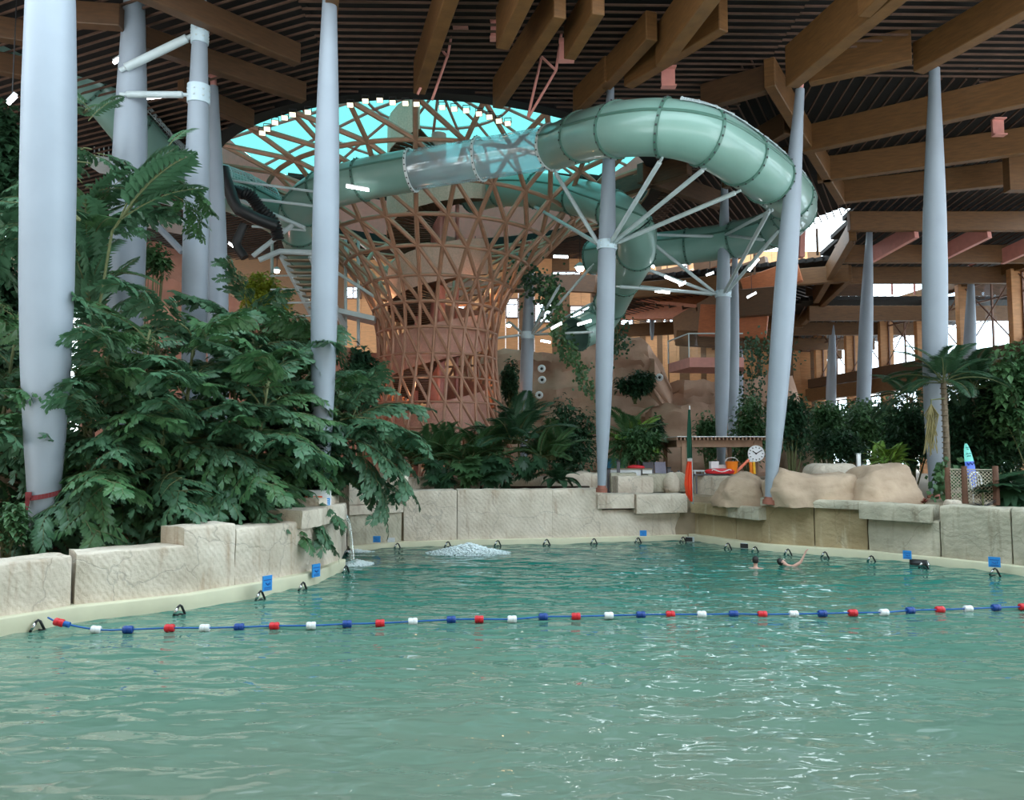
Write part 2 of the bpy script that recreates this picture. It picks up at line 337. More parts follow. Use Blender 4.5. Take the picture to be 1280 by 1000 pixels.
mb.v = [(x, y, wave(x, y)) for x, y in vs]; mb.f = [(j*(nx+1)+i, j*(nx+1)+i+1, (j+1)*(nx+1)+i+1, (j+1)*(nx+1)+i) for j in range(ny) for i in range(nx)]; mb.mi = [0]*len(mb.f)
k = len(mb.v); mb.add([(x0, -2, 0), (x1, -2, 0), (x1, y0, 0), (x0, y0, 0)], [(0, 1, 2, 3)])
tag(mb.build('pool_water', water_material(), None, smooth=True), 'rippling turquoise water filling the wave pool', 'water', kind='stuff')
# ================================================================== COLUMNS
CPROF = [(0, .42), (.06, .55), (.13, .72), (.22, .88), (.32, .97), (.45, 1), (.55, .98), (.66, .9), (.75, .79), (.85, .64), (.93, .5), (1, .42)]
CPOS = {}
def column(key, label, base, top, rmax, prof=CPROF, foot=True):
    base, top = Vector(base), Vector(top); d = top-base; L = d.length
    t = thing('steel_column', label, 'column', 'cigar shaped steel columns', base)
    q = Vector((0, 0, 1)).rotation_difference(d).to_matrix()
    MB().lathe([(rmax*r, L*h) for h, r in prof], base, 28, q).build('shaft', M_col, t, smooth=40)
    MB().lathe([(rmax*.3, L), (rmax*.3, L+.35), (rmax*.55, L+.4), (rmax*.55, L+.47)], base, 12, q).build('head_plate', M_pinksteel, t, smooth=40)
    if foot: MB().lathe([(rmax*.62, -.1), (rmax*.62, .06), (rmax*.5, .07), (rmax*.45, .16)], base, 20, q).build('foot_plate', mat('foot_'+key, srgb(150, 92, 76), .6), t, smooth=40)
    CPOS[key] = (t, base, top, rmax, prof, q); return t
def on_col(key, h):
    t, b, tp, r, prof, q = CPOS[key]
    for (h0, r0), (h1, r1) in zip(prof, prof[1:]):
        if h0 <= h <= h1: return b.lerp(tp, h), r*lerp(r0, r1, (h-h0)/(h1-h0)), q
def h_at(key, py):
    t, b, tp, r, prof, q = CPOS[key]; lo, hi = 0, 1
    for _ in range(30):
        m = (lo+hi)/2; p = b.lerp(tp, m); yy = 565-(p.z-CAMZ)*960/p.y
        if yy > py: lo = m
        else: hi = m
    return lo
def band(key, py, w=.34):
    h = h_at(key, py); c, r, q = on_col(key, h); t = CPOS[key][0]
    mb = MB(); mb.lathe([(r, -w/2), (r+.05, -w/2), (r+.05, w/2), (r, w/2)], c, 28, q)
    o = mb.build('collar', M_band, t, smooth=40)
    mb = MB()
    for a in range(0, 360, 45):
        for zz in (-.1, .1): mb.box(c + q @ Vector(((r+.05)*cos(R(a)), (r+.05)*sin(R(a)), zz)), (.05, .05, .05))
    mb.build('bolt_heads', M_steel, o, kind='stuff'); return c, r
def strut(parent, p, q, r=.09, m=None):
    p, q = Vector(p), Vector(q); d = (q-p).normalized(); L = (q-p).length
    return MB().tube([p, p+d*.18, p+d*.22, q-d*.22, q-d*.18, q], [r*.55, r*.55, r, r, r*.55, r*.55], 10).build('strut', m or M_steel, parent, smooth=40)
ZT = 17.9
column('c1', 'thickest pale column, at far left in the planter, wearing a red ribbon', onz(54, 693, 1.1), at(68, -330, 17.9), .60)
column('c2', 'second pale column from the left, leaning right among fishtail palm fronds', at(150, 640, 25.5), at(170, -75, 24.6), .57)
column('c3', 'third pale column from the left, ringed by two bolted collars', at(239, 620, 25.4), at(251, -25, 24.3), .41, foot=False)
column('c3b', 'grey column half hidden right behind the column with two collars', at(276, 600, 31), at(267, 108, 29.9), .42, foot=False)
column('c4', 'tall pale column rising in front of the skylight, left of the lattice tower', onz(401, 640, 1.7), at(413, -60, 22.6), .40)
column('c5', 'pale column at centre carrying the curve of the green slide', at(752, 612, 29.6), at(763, 110, 29.3), .355)
column('c6', 'pale column behind the pergola with two collars of slide struts', at(901, 596, 39.5), at(906, 215, 39.5), .38)
column('c6b', 'middle of the three slim columns clustered behind the pergola', at(915, 592, 47), at(919, 300, 48), .34)
column('c6c', 'rearmost and shortest of the three columns clustered behind the pergola', at(921, 590, 55), at(924, 388, 60), .38)
column('c7', 'leaning pale column standing on the pool wall right of the clock', onz(962, 627, 1.75), at(1000, 112, 27.4), .385)
column('c8', 'large upright pale column on the right beside the rope net fence', onz(1169, 622, 1.75), at(1168, 86, 28.5), .45)
column('c9', 'slender pale column in front of the tall windows, behind the big boulder', at(1076, 592, 47), at(1087, 283, 49), .43)
column('c10', 'distant pale column reaching a roof beam by the far windows', at(1037, 580, 70), at(1041, 392, 70), .44)
column('c11', 'pale column rising out of the right hand palms before the windows', at(1210, 575, 58), at(1214, 338, 58), .47)
column('c12', 'ivy hung column right of the lattice tower with a ring of struts', at(654, 590, 44), at(663, 312, 43), .37)
column('c13', 'tiny far column under the timber soffit above the cliff rocks', at(815, 425, 72), at(815, 378, 72), .22, foot=False)
c, r = band('c3', 27, .55); CL = CPOS['c3'][0]
strut(CL, c+Vector((-r, 0, 0)), at(150, 88, 24.3), .14)
c, r = band('c3', 106, .6); strut(CL, c+Vector((-r, 0, 0)), at(150, 118, 24.3), .11)
c, r = band('c5', 303, .36); CL = CPOS['c5'][0]
SUP5 = [((692, 212), 31.4), ((668, 258), 40.5), ((828, 197), 24.9), ((884, 208), 25), ((926, 238), 26.2)]
for (px, py), Y in SUP5:
    q = at(px, py, Y); d = (q-c); d.z = 0; d.normalize(); strut(CL, c+d*r, q, .085)
c, r = band('c6', 292, .34); CL = CPOS['c6'][0]
for (px, py), Y in (((966, 262), 28.5), ((805, 293), 39), ((955, 300), 35), ((985, 282), 37)):
    q = at(px, py, Y); d = (q-c); d.z = 0; d.normalize(); strut(CL, c+d*r, q, .075)
c, r = band('c6', 366, .34)
for (px, py), Y in (((803, 294), 39), ((770, 355), 42), ((785, 328), 40), ((962, 262), 28.5), ((976, 285), 34), ((770, 358), 38)):
    q = at(px, py, Y); d = (q-c); d.z = 0; d.normalize(); strut(CL, c+d*r, q, .085)
c, r = band('c12', 418, .4); CL = CPOS['c12'][0]
for (px, py), Y in (((742, 330), 40), ((742, 378), 43), ((700, 356), 41), ((742, 415), 41), ((636, 402), 46), ((610, 424), 43), ((690, 360), 46)):
    q = at(px, py, Y); d = (q-c); d.z = 0; d.normalize(); strut(CL, c+d*r, q, .075)
# red ribbon tied round the leftmost column
h = h_at('c1', 617); c, r, q = on_col('c1', h); mb = MB()
ring = [c + q @ Vector(((r+.02)*cos(a), (r+.02)*sin(a), .07*sin(a*1+.5))) for a in [2*pi*k/32 for k in range(32)]]
for k in range(32):
    p, s2 = ring[k], ring[(k+1) % 32]; n = (p-c).normalized()*.012; z = Vector((0, 0, .055))
    mb.add([p-z, s2-z, s2+z, p+z, p-z+n, s2-z+n, s2+z+n, p+z+n], [(4, 5, 6, 7), (7, 6, 2, 3), (0, 1, 5, 4)])
f = c + Vector((-.12, -r-.03, 0)); mb.box(f+Vector((0, -.02, 0)), (.12, .05, .13)); mb.beam(f, f+Vector((-.05, -.02, -.34)), .1, .015, Vector((0, 1, 0)))
tag(mb.build('ribbon', mat('ribbon_cloth', srgb(128, 48, 52), .8), None, smooth=40), 'dark red ribbon knotted round the thick left column', 'ribbon')
#PART3
for o in [o for o in COL.objects if o.name.startswith('steel_column')]: o['kind'] = 'thing'
# ================================================================== ROOF
YR0 = 19.0; ZC = 18.2; TC = Vector((-4.15, 42.5, 0)); RH = 12.0         # ceiling height, tower axis, radius of the roof opening
def clip_line(poly, p, d):
    """interval of p+t*d inside a convex polygon"""
    lo, hi = -1e9, 1e9; n = len(poly); ar = sum(poly[i][0]*poly[(i+1) % n][1]-poly[(i+1) % n][0]*poly[i][1] for i in range(n)); sg = 1 if ar > 0 else -1
    for i in range(n):
        a, b = poly[i], poly[(i+1) % n]; nx_, ny_ = -(b[1]-a[1])*sg, (b[0]-a[0])*sg
        den = nx_*d[0]+ny_*d[1]; num = nx_*(a[0]-p[0])+ny_*(a[1]-p[1])
        if abs(den) < 1e-9:
            if num > 0: return None
        elif den > 0: lo = max(lo, num/den)
        else: hi = min(hi, num/den)
    return (lo, hi) if hi-lo > .05 else None
def ceiling(poly, ang, zf, pitch=.42, hole=True, w=.055, h=.07, name='ceiling'):
    """roof field: dark deck over a grid of timber slats running at ang; zf(x, y) is the height of the slats"""
    c = struct(name); d = (cos(ang), sin(ang)); nn = (-d[1], d[0])
    pr = [x*nn[0]+y*nn[1] for x, y in poly]; s = min(pr)+.1; sl = MB(); dk = MB()
    hc = (TC.x, TC.y)
    def segs(s):
        p = (nn[0]*s, nn[1]*s); iv = clip_line(poly, p, d)
        if not iv: return []
        out = [iv]
        if hole:
            hs = hc[0]*nn[0]+hc[1]*nn[1]-s; ht = hc[0]*d[0]+hc[1]*d[1]
            if abs(hs) < RH+.15:
                e = sqrt((RH+.15)**2-hs*hs); out = [(a, b) for a, b in ((iv[0], min(iv[1], ht-e)), (max(iv[0], ht+e), iv[1])) if b-a > .05]
        return [((p[0]+d[0]*a, p[1]+d[1]*a), (p[0]+d[0]*b, p[1]+d[1]*b)) for a, b in out]
    while s < max(pr):
        for a, b in segs(s):
            sl.beam((*a, zf(*a)+h/2), (*b, zf(*b)+h/2), w, h)
        g = 1e-3
        A, B = segs(s-pitch/2), segs(s+pitch/2)
        for a, b in segs(s):                                  # deck strip of the same length above
            k = (nn[0]*pitch*.52, nn[1]*pitch*.52); z = lambda q: zf(*q)+.55
            q = [(a[0]-k[0], a[1]-k[1]), (b[0]-k[0], b[1]-k[1]), (b[0]+k[0], b[1]+k[1]), (a[0]+k[0], a[1]+k[1])]
            dk.add([(*v, zf(*v)+.5) for v in q]+[(*v, zf(*v)+.8) for v in q], [(3, 2, 1, 0), (4, 5, 6, 7), (0, 1, 5, 4), (2, 3, 7, 6), (1, 2, 6, 5), (3, 0, 4, 7)])
        s += pitch
    sl.build('slats', M_slat, c, kind='stuff'); dk.build('roof_deck', M_deck, c)
    return c
flat = lambda x, y: ZC
cA = ceiling([(-7, YR0), (9.7, YR0), (9.7, 58), (-7, 58)], 0.02, flat)
cA2 = ceiling([(9.7, YR0), (34, YR0), (34, 30.6), (9.7, 29.2)], 0.02, flat, hole=False)
cR = ceiling([(-34, -18), (36, -18), (36, 7), (-34, 7)], 0.02, flat, hole=False)  # unseen rear roof; open gap before it is shaped to light the pool
cD = ceiling([(-7, YR0), (-7, 58), (-34, 58), (-34, YR0)], R(-24), flat)
cB = ceiling([(9.7, 29.2), (34, 30.6), (34, 47.6), (21.2, 47.6), (18.5, 43.5)], R(82), lambda x, y: ZC+.1, pitch=.5, hole=False)
cC = ceiling([(8.8, 28.0), (9.9, 28.6), (18.9, 43.3), (20.9, 46.6), (16, 58), (8.8, 58)], R(62), lambda x, y: ZC+.05, pitch=.42, hole=True)
def slope(y0, z0, y1, z1): return lambda x, y: lerp(z0, z1, (y-y0)/(y1-y0))
cE = ceiling([(21.2, 46.9), (48, 46.9), (48, 60), (24, 60)], R(86), slope(47, 17.9, 60, 17.4), pitch=.55, hole=False)
cE2 = ceiling([(9, 60), (24, 54), (26, 68), (10, 74)], R(40), slope(54, 16.8, 74, 15.8), pitch=.55, hole=False)
cE3 = ceiling([(24, 61.5), (45, 61.5), (40, 88), (20, 88), (22, 70)], R(75), slope(61.5, 15.3, 88, 15.3), pitch=.6, hole=False)
cE4 = ceiling([(-40, 59), (9, 59), (14, 88), (-40, 88)], R(20), slope(59, 24.5, 88, 24.5), pitch=.6, hole=False)
def glulam(parent, p, q, w=.42, h=1.25, m=None, name='glulam_beam'):
    """p, q: middle of the bottom edge; the ends are plumb cut, edges eased"""
    p, q = Vector(p), Vector(q); p.z += h/2; q.z += h/2
    me = MB().beam(p, q, w, h).mesh(name, m or M_wood); bm = bmesh.new(); bm.from_mesh(me)
    bmesh.ops.bevel(bm, geom=bm.edges[:], offset=.025, segments=1, affect='EDGES'); bm.to_mesh(me); bm.free(); return link(name, me, parent)
ZB = 16.9
def gpx(parent, a, b, zb=ZB, za=None, **k): return glulam(parent, onz(*a, za or zb), onz(*b, zb), **k)
for a, b, zb, k in (((990, 110), (1135, -8), 16.25, dict(w=.5, h=1.5)), ((828, 84), (900, -12), 16.6, dict(w=.5, h=1.4)), ((779+6, 110), (905, 38), 17.0, dict(h=1.2)),
                    ((1148, 92), (1300, 8), 17.1, dict(w=.5, h=1.1)), ((712, 75), (748, 18), 16.9, dict(h=1.2)), ((628, 62), (668, -20), 16.7, dict(w=.45, h=1.4)),
                    ((524, 118), (568, -10), 16.9, dict(w=.45, h=1.3)), ((622, 136), (700, 22), 17.0, dict(h=1.2)), ((722, 143), (762, 103), 17.1, dict(h=1.0)),
                    ((757, 112), (815, 50), 17.1, dict(h=1.0)), ((1080, 22), (1128, -25), 16.2, dict(w=.4, h=.9))):
    gpx(cA, a, b, zb, **k)
glulam(cA, at(413, 33, 24), at(418, -40, 20.5), w=.4, h=1.6)
for a, b in (((140, -16), (372, 82)), ((180, 62), (380, 128)), ((225, 122), (314, 160)), ((60, 30), (152, 36)), ((-40, 84), (40, 100)), ((-60, 40), (60, 60))):
    gpx(cD, a, b, 17.3, h=.75, m=M_woodd)
for a, b, zb in (((1004, 192), (1520, 80), 16.9), ((1022, 228), (1520, 160), 17.0), ((1052, 254), (1520, 204), 17.05), ((1012, 106), (1140, 78), 17.3)):
    gpx(cB, a, b, zb, h=1.2, w=.45)
gpx(cB, (962, 108), (1052, 256), 17.0, h=1.1, w=.4)
for a, b in (((878, 138), (972, 112)), ((935, 196), (985, 168)), ((905, 236), (1000, 205)), ((800, 228), (900, 262)), ((760, 250), (862, 218))):
    gpx(cC, a, b, 17.1, h=1.0, m=M_woodd)
# pink steel bipods under the long beams
def bipod(pts):
    for (a, b, Y) in pts: MB().tube([at(*a, Y), at(*b, Y)], .05, 8).build('steel_tie', M_pinksteel, cA)
bipod((((560, 68), (540, 125), 27.5), ((560, 72), (549, 58), 27.5), ((549, 58), (522, 118), 27.5), ((560, 68), (566, 35), 27.2),
       ((695, 88), (677, 71), 27), ((677, 71), (660, 146), 28), ((695, 88), (660, 148), 28), ((695, 88), (704, 26), 27)))
for px, py, Y in ((576, 25, 26.5), (622, 38, 26.2), (835, 98, 27.6), (1247, 160, 33), (708, 65, 26.2)):
    mb = MB(); mb.box(at(px, py, Y), (.5, .12, .7)); mb.box(at(px, py, Y)+Vector((0, -.1, .36)), (.54, .3, .06)); mb.box(at(px, py, Y)+Vector((0, -.1, -.36)), (.54, .3, .06)); mb.build('beam_shoe', M_pinksteel, cA)
# edge beams, fascia and steel shoes of the stepped fields on the right
for a, b, k in (((20.8, 46.6, 17.1), (48, 46.6, 17.1), {}), ((21.2, 47, 16.6), (24, 60, 15.2), {}), ((24, 61.6, 14.1), (46, 61.6, 14.1), {}), ((24, 60, 16.9), (48, 60, 16.9), dict(h=.5)),
                ((9, 60, 15.6), (24, 54, 15.6), {}), ((10, 74, 14.6), (26, 68, 14.6), {}), ((22, 70, 14.2), (40, 70, 14.2), {}), ((21, 80, 14.2), (38, 80, 14.2), {}), ((20, 88, 14.2), (38, 88, 14.2), {}),
                ((24, 54, 15.6), (26, 68, 14.8), {}), ((22, 51, 16.2), (48, 51, 16.2), {}), ((23, 55.5, 15.8), (48, 55.5, 15.8), {}), ((16, 57, 15.2), (17.5, 71, 14.6), {})):
    glulam(cE, a, b, **{'w': .45, 'h': 1.2, **k})
for x in (25.0, 29.5, 34.0):
    MB().beam((x, 46.7, 17.2), (x-1.0, 51, 16.6), .3, 1.0).build('steel_shoe', M_pinksteel, cE)
MB().beam(at(1003, 268, 46), at(1001, 322, 46), .5, .3).build('steel_shoe', M_pinksteel, cE)
MB().box(at(1192, 275, 48), (.9, .3, 1.4)).build('steel_shoe', M_pinksteel, cE)
MB().box(at(1270, 155, 36), (1.0, .25, 2.0)).build('steel_shoe', M_pinksteel, cB)
MB().box(at(1272, 215, 36), (1.1, .5, 1.9)).build('timber_block', M_wood, cB)
w = struct('window_60')
for x in (28.6, 30.4, 32.2, 34.0, 36.0): MB().box((x, 60.7, 16.5), (.12, .12, .9)).build('mullion', M_pinksteel, w)
MB().box((32.3, 60.7, 16.5), (7.4, .03, .86)).build('glass_pane', M_pane, w)
for x0_, x1_ in ((23.5, 28.5), (36.1, 48)): MB().box(((x0_+x1_)/2, 60.7, 16.45), (x1_-x0_, .2, 1.0)).build('infill_panel', M_woodd, w)
# clerestory glazing in the step between the high and the low field
win = struct('window_61'); mb = MB()
p = [at(1018, 232, 45.5), at(1062, 268, 46.2), at(1014, 292, 46.5)]
for k in range(5):
    x = lerp(16.5, 21.3, k/4); glulam(win, (x, lerp(58, 47, k/4), 16.4), (x, lerp(58, 47, k/4)+.02, 16.4), w=.16, h=1.8, m=M_woodd, name='mullion')
# ================================================================== SKYLIGHT over the tower: upstand, rim, glass dome
dm = struct('window_1'); N = 28
def cyl(a, r, z): return Vector((TC.x+r*cos(a), TC.y+r*sin(a), z))
mb = MB(); mb.lathe([(RH+.25, ZC+.6), (RH-.05, ZC+.6), (RH-.05, ZC+3.1), (RH+.25, ZC+3.1)], TC, 56); del mb.f[-2:]; del mb.mi[-2:]
mb.build('upstand', M_up, dm, smooth=30)
mb = MB(); mb.lathe([(RH+.5, ZC-.25), (RH-.15, ZC-.25), (RH-.15, ZC+.6), (RH+.5, ZC+.6)], TC, 56); del mb.f[-2:]; del mb.mi[-2:]
mb.build('rim', M_deck, dm, smooth=30)
DR = [(RH+.1, ZC+3.1), (7.6, ZC+4.5), (4.2, ZC+5.5), (.6, ZC+6.1)]; ND = 18
for i in range(3):
    for j in range(ND):
        a, b = 2*pi*j/ND, 2*pi*(j+1)/ND; (r0, z0), (r1, z1) = DR[i], DR[i+1]
        q = [cyl(a, r0, z0), cyl(b, r0, z0), cyl(b, r1, z1), cyl(a, r1, z1)]; up = Vector((0, 0, .03)); mb = MB()
        mb.add(q+[v+up for v in q], [(0, 3, 2, 1), (4, 5, 6, 7), (0, 1, 5, 4), (1, 2, 6, 5), (2, 3, 7, 6), (3, 0, 4, 7)]); mb.build('glass_pane', M_dome, dm)
for j in range(ND):
    a = 2*pi*j/ND; MB().tube([cyl(a, r, z-.08) for r, z in DR], .09, 6).build('dome_rib', M_pinksteel, dm)
for r, z in DR[1:3]: MB().tube([cyl(2*pi*k/36, r, z-.08) for k in range(36)], .08, 6, closed=True).build('dome_ring', M_pinksteel, dm)
# floodlights hung along the rim
K = 0; NAMES = 'first second third fourth fifth sixth seventh eighth ninth tenth eleventh twelfth thirteenth fourteenth fifteenth sixteenth seventeenth eighteenth nineteenth twentieth'.split()
FLP = [(328, 165), (334, 160), (344, 152), (356, 146), (366, 142), (385, 139), (438, 130), (457, 125), (475, 124), (491, 127), (507, 128), (521, 129), (553, 133), (568, 135), (583, 137), (599, 141), (612, 145), (624, 150), (635, 153)]
for i, (px, py) in enumerate(FLP):
    d = ray(px, py+1); z = ZC-.55; t = (z-CAMZ)/d.z; p = Vector((0, 0, CAMZ))+d*t
    o = thing('floodlight', f'{NAMES[i]} floodlight from the left in the row hung under the skylight rim', 'floodlight', 'floodlights along the skylight rim', p, absolute=False); o.rotation_euler = (R(32), 0, atan2(p.x-TC.x, -(p.y-TC.y))*-.4)
    w = msize(8.5, py, p.y)/2
    mb = MB(); mb.add([(-w, -.08, -w*.75), (w, -.08, -w*.75), (w, -.08, w*.75), (-w, -.08, w*.75), (-w*.7, .2, -w*.5), (w*.7, .2, -w*.5), (w*.7, .2, w*.5), (-w*.7, .2, w*.5)],
                      [(7, 6, 5, 4), (0, 1, 5, 4), (1, 2, 6, 5), (2, 3, 7, 6), (3, 0, 4, 7), (0, 3, 2, 1)]); mb.build('housing', M_black, o)
    MB().box((0, -.09, 0), (w*1.75, .02, w*1.3)).build('lens', M_flood, o)
    MB().tube([(-w, 0, 0), (-w, .05, w*1.4), (w, .05, w*1.4), (w, 0, 0)], .02, 6).build('bracket', M_black, o)
# ================================================================== LATTICE TOWER
RINGS = [(at(546, yf, TC.y-r).z, r, tr) for yf, r, tr in ((562, 4.15, .08), (535, 3.8, .07), (502, 3.54, .07), (471, 3.36, .075), (441, 3.25, .08), (408, 3.3, .11), (376, 3.54, .12), (343, 4.15, .12), (306, 5.1, .13), (267, 6.3, .14), (222, 7.6, .14), (174, 9.2, .15))]
RINGS = [(1.7, 4.2, .1)] + RINGS + [(ZC-.1, RH-.15, .1)]
tw = thing('lattice_tower', 'trumpet shaped lattice tower of copper coloured tubes flaring up to the skylight', 'tower', None, (TC.x, TC.y, 1.7))
rest = MB(); nbar = 0
bars = []
for i, (z, r, tr) in enumerate(RINGS):
    MB().tube([cyl(2*pi*k/56, r, z) for k in range(56)], tr*.8, 8, closed=True).build('ring', M_lat, tw, smooth=True)
for i in range(len(RINGS)-1):
    (z0, r0, _), (z1, r1, _) = RINGS[i], RINGS[i+1]; n = 26
    for j in range(n):
        a = 2*pi*(j+.12*i)/n; st = 2*pi/n
        bars.append((cyl(a, r0, z0), cyl(a+st*.12, r1, z1), a)); bars.append((cyl(a+st*1.0, r0, z0), cyl(a+st*.12, r1, z1), a))
def shown(b):
    m = (b[0]+b[1])/2; return m.y
bars.sort(key=lambda b: (b[0]+b[1]).y/2 - .0*b[0].z)
for k, (p, q, a) in enumerate(bars):
    r = lerp(.085, .125, max(0, min(1, (p.z-8)/7)))
    if k < 298: MB().tube([p, q], r, 6).build('lattice_bar', M_lat, tw, smooth=40)
    else: rest.tube([p, q], r, 6)
rest.build('lattice_bars', M_lat, tw, smooth=40, kind='stuff')
# spiral stair inside
sp = thing('spiral_staircase', 'spiral staircase with perforated copper balustrades winding up inside the lattice tower', 'staircase', None, (TC.x, TC.y, 1.7))
MB().tube([(TC.x, TC.y, 1.7), (TC.x, TC.y, 21.5)], .42, 16).build('core_column', M_pinksteel, sp, smooth=40)
for a in (40, 160, 280): MB().tube([cyl(R(a), 1.3, 1.7), cyl(R(a), 1.3, 20)], .12, 8).build('post', M_pinksteel, sp, smooth=40)
RS, PIT = 2.8, 4.2
zz = 2.6; a = R(150); dA = R(15); k = 0
tread = None
while zz < 20.5:
    r = RS if zz < 14 else RS+.1
    h0, h1 = 2.0, 2.0
    p0, p1 = cyl(a, r, zz), cyl(a+dA, r, zz+PIT*dA/(2*pi)); q0, q1 = cyl(a, r-.04, zz), cyl(a+dA, r-.04, zz+PIT*dA/(2*pi)); u = Vector((0, 0, h0)); mb = MB()
    mb.add([p0, p1, p1+u, p0+u, q0, q1, q1+u, q0+u], [(0, 1, 2, 3), (7, 6, 5, 4), (0, 4, 5, 1), (3, 2, 6, 7), (0, 3, 7, 4), (1, 5, 6, 2)]); mb.build('balustrade_panel', M_perf, sp)
    for s in range(2):
        b = a + dA*s/2; z = zz+PIT*dA/(2*pi)*s/2+.12; mb = MB(); c = dA/2*1.08
        pts = [cyl(b, .42, z), cyl(b+c, .42, z), cyl(b+c, r-.06, z), cyl(b, r-.06, z)]; d = Vector((0, 0, -.07))
        mb.add(pts+[v+d for v in pts], [(0, 1, 2, 3), (7, 6, 5, 4), (0, 4, 5, 1), (1, 5, 6, 2), (2, 6, 7, 3), (3, 7, 4, 0)]); mb.build('tread', M_woodd, sp)
    a += dA; zz += PIT*dA/(2*pi)
# ================================================================== SLIDES
def slide(label, pts, rad, secs, group=None, clear=(), net=None, cat='slide'):
    """secs: how many Catmull steps per tube section"""
    P = smoothpath(pts, 8); t = thing('tube_slide', label, cat, group, P[0]); n = 28
    k = 0; cnt = 0
    while k < len(P)-1:
        e = min(k+secs, len(P)-1); seg = P[k:e+1]; c = cnt in clear
        if c:
            MB().tube(seg, rad*.96, n, caps=False).build('clear_tube_section', M_clear, t, smooth=True, label='see-through acrylic tube section')
        else:
            o = MB().tube(seg, rad, n, caps=False).build('tube_section', M_green, t, smooth=True)
            # horizontal joint flange with bolts along the upper side
            for sgn in (1, -1):
                pts2 = []
                for i, p in enumerate(seg):
                    tt = (seg[min(i+1, len(seg)-1)]-seg[max(i-1, 0)]).normalized(); sd = tt.cross(Vector((0, 0, 1))).normalized(); up = sd.cross(tt).normalized()
                    pts2.append(p + sd*(rad*1.005*cos(R(16))*sgn) + up*(rad*1.005*sin(R(16))))
                MB().tube(pts2, .055, 6).build('seam_flange', M_flange, t, smooth=40)
        for idx in ((k, e) if e == len(P)-1 else (k,)):
            p = P[idx]; tt = (P[min(idx+1, len(P)-1)]-P[max(idx-1, 0)]).normalized(); q = Vector((0, 0, 1)).rotation_difference(tt).to_matrix()
            mb = MB(); mb.lathe([(rad*.985, -.055), (rad*1.06, -.055), (rad*1.06, .055), (rad*.985, .055)], p, n, q); del mb.f[-2:]; del mb.mi[-2:]
            mb.add([p+q @ Vector((rad*.985*cos(2*pi*j/n), rad*.985*sin(2*pi*j/n), z)) for z in (-.055, .055) for j in range(n)], [(j, n+j, n+(j+1) % n, (j+1) % n) for j in range(n)])
            mb.build('ring_flange', M_white if c or (cnt-1) in clear else M_flange, t, smooth=30)
            mb = MB()
            for j in range(22):
                b = 2*pi*j/22; mb.box(p + q @ Vector((rad*1.065*cos(b), rad*1.065*sin(b), 0)), (.05, .05, .05))
            mb.build('bolt_heads', M_black, t, kind='stuff')
        k = e; cnt += 1
    return t, P
SL = [((396, 345), 41), ((383, 318), 39.5), ((374, 290), 38), ((376, 262), 36.6), ((402, 240), 35.4), ((452, 225), 34.4), ((515, 213), 33.8), ((600, 199), 33.0), ((690, 184), 31.4), ((728, 171), 28.8), ((772, 162), 26.0), ((830, 160), 24.8), ((882, 172), 24.8), ((927, 198), 26), ((960, 222), 27.6), ((985, 245), 30.2), ((992, 264), 33.5), ((972, 284), 37), ((920, 299), 39.5), ((860, 308), 41), ((800, 314), 42), ((740, 322), 44)]
s1, P1 = slide('giant pale green tube slide with a see-through middle section, sweeping past the tower', [at(*p, Y) for p, Y in SL], .93, 8, clear=(6, 7))
S2 = [((590, 245), 43.5), ((625, 237), 42), ((670, 238), 40.5), ((720, 246), 39), ((765, 262), 36.5), ((792, 285), 36), ((795, 318), 37.5), ((778, 350), 40), ((762, 382), 42.5), ((745, 405), 43), ((720, 418), 42)]
s2, P2 = slide('second pale green tube slide curling down behind the centre column', [at(*p, Y) for p, Y in S2], .93, 8)
S3 = [((-60, 30), 27), ((0, 52), 28.5), ((60, 72), 30), ((120, 108), 31.5), ((165, 160), 33), ((205, 202), 35), ((252, 228), 36.5), ((302, 246), 38), ((350, 272), 40.5)]
s3, P3 = slide('pale green slide under the roof at top left, passing behind the columns', [at(*p, Y) for p, Y in S3], .98, 8)
def netting(parent, P, rad, a0, a1, every=1):
    mb = MB(); n = 16; rows = []
    for i in range(len(P)):
        tt = (P[min(i+1, len(P)-1)]-P[max(i-1, 0)]).normalized(); sd = tt.cross(Vector((0, 0, 1))).normalized(); up = sd.cross(tt).normalized()
        rows.append([P[i]+sd*(rad*cos(lerp(a0, a1, j/n)))+up*(rad*sin(lerp(a0, a1, j/n))) for j in range(n+1)])
    for r in rows: mb.tube(r, .016, 4, caps=False)
    for j in range(n+1): mb.tube([r[j] for r in rows], .016, 4, caps=False)
    mb.build('safety_netting', M_steel, parent, kind='stuff')
    for r in rows[::8]: MB().tube(r, .04, 6).build('netting_hoop', M_steel, parent)
def fine(P, k):
    return [P[i].lerp(P[i+1], j/k) for i in range(len(P)-1) for j in range(k)]
netting(s3, fine(P3[4:], 2), 1.2, R(15), R(150))
netting(s1, fine(P1[90:122], 3), 1.0, R(45), R(165))
#PART4
# ================================================================== FAR WALLS: timber facade with tall windows
M_post = mat('timber_post', srgb(196, 140, 92), .55, var=.15, scale=1.5, stretch=(1, 1, 4))
M_frame = mat('window_frame', srgb(120, 84, 66), .5)
fx = lambda d: lerp(36.8, 31.2, (d-50)/40)
wf = struct('wall_front_right')
ZS, ZH = 11.2, 16.4; DP = [-14, -8, -2, 4, 10, 16, 22, 28, 33.5, 39, 44, 49.2, 54.4, 59.6, 64.6, 69.6, 75, 80.6, 86]; WN = 2  # nearest bays are out of view, added to cut light from the right
for d in DP:
    glulam(wf, (fx(d)-.55, d, ZS-.1), (fx(d)+.65, d, ZS-.1), w=.55, h=ZH-ZS+.3, m=M_post, name='timber_post')
    glulam(wf, (fx(d)-.45, d, 1.4), (fx(d)+.55, d, 1.4), w=.55, h=7.6, m=M_post, name='timber_post')
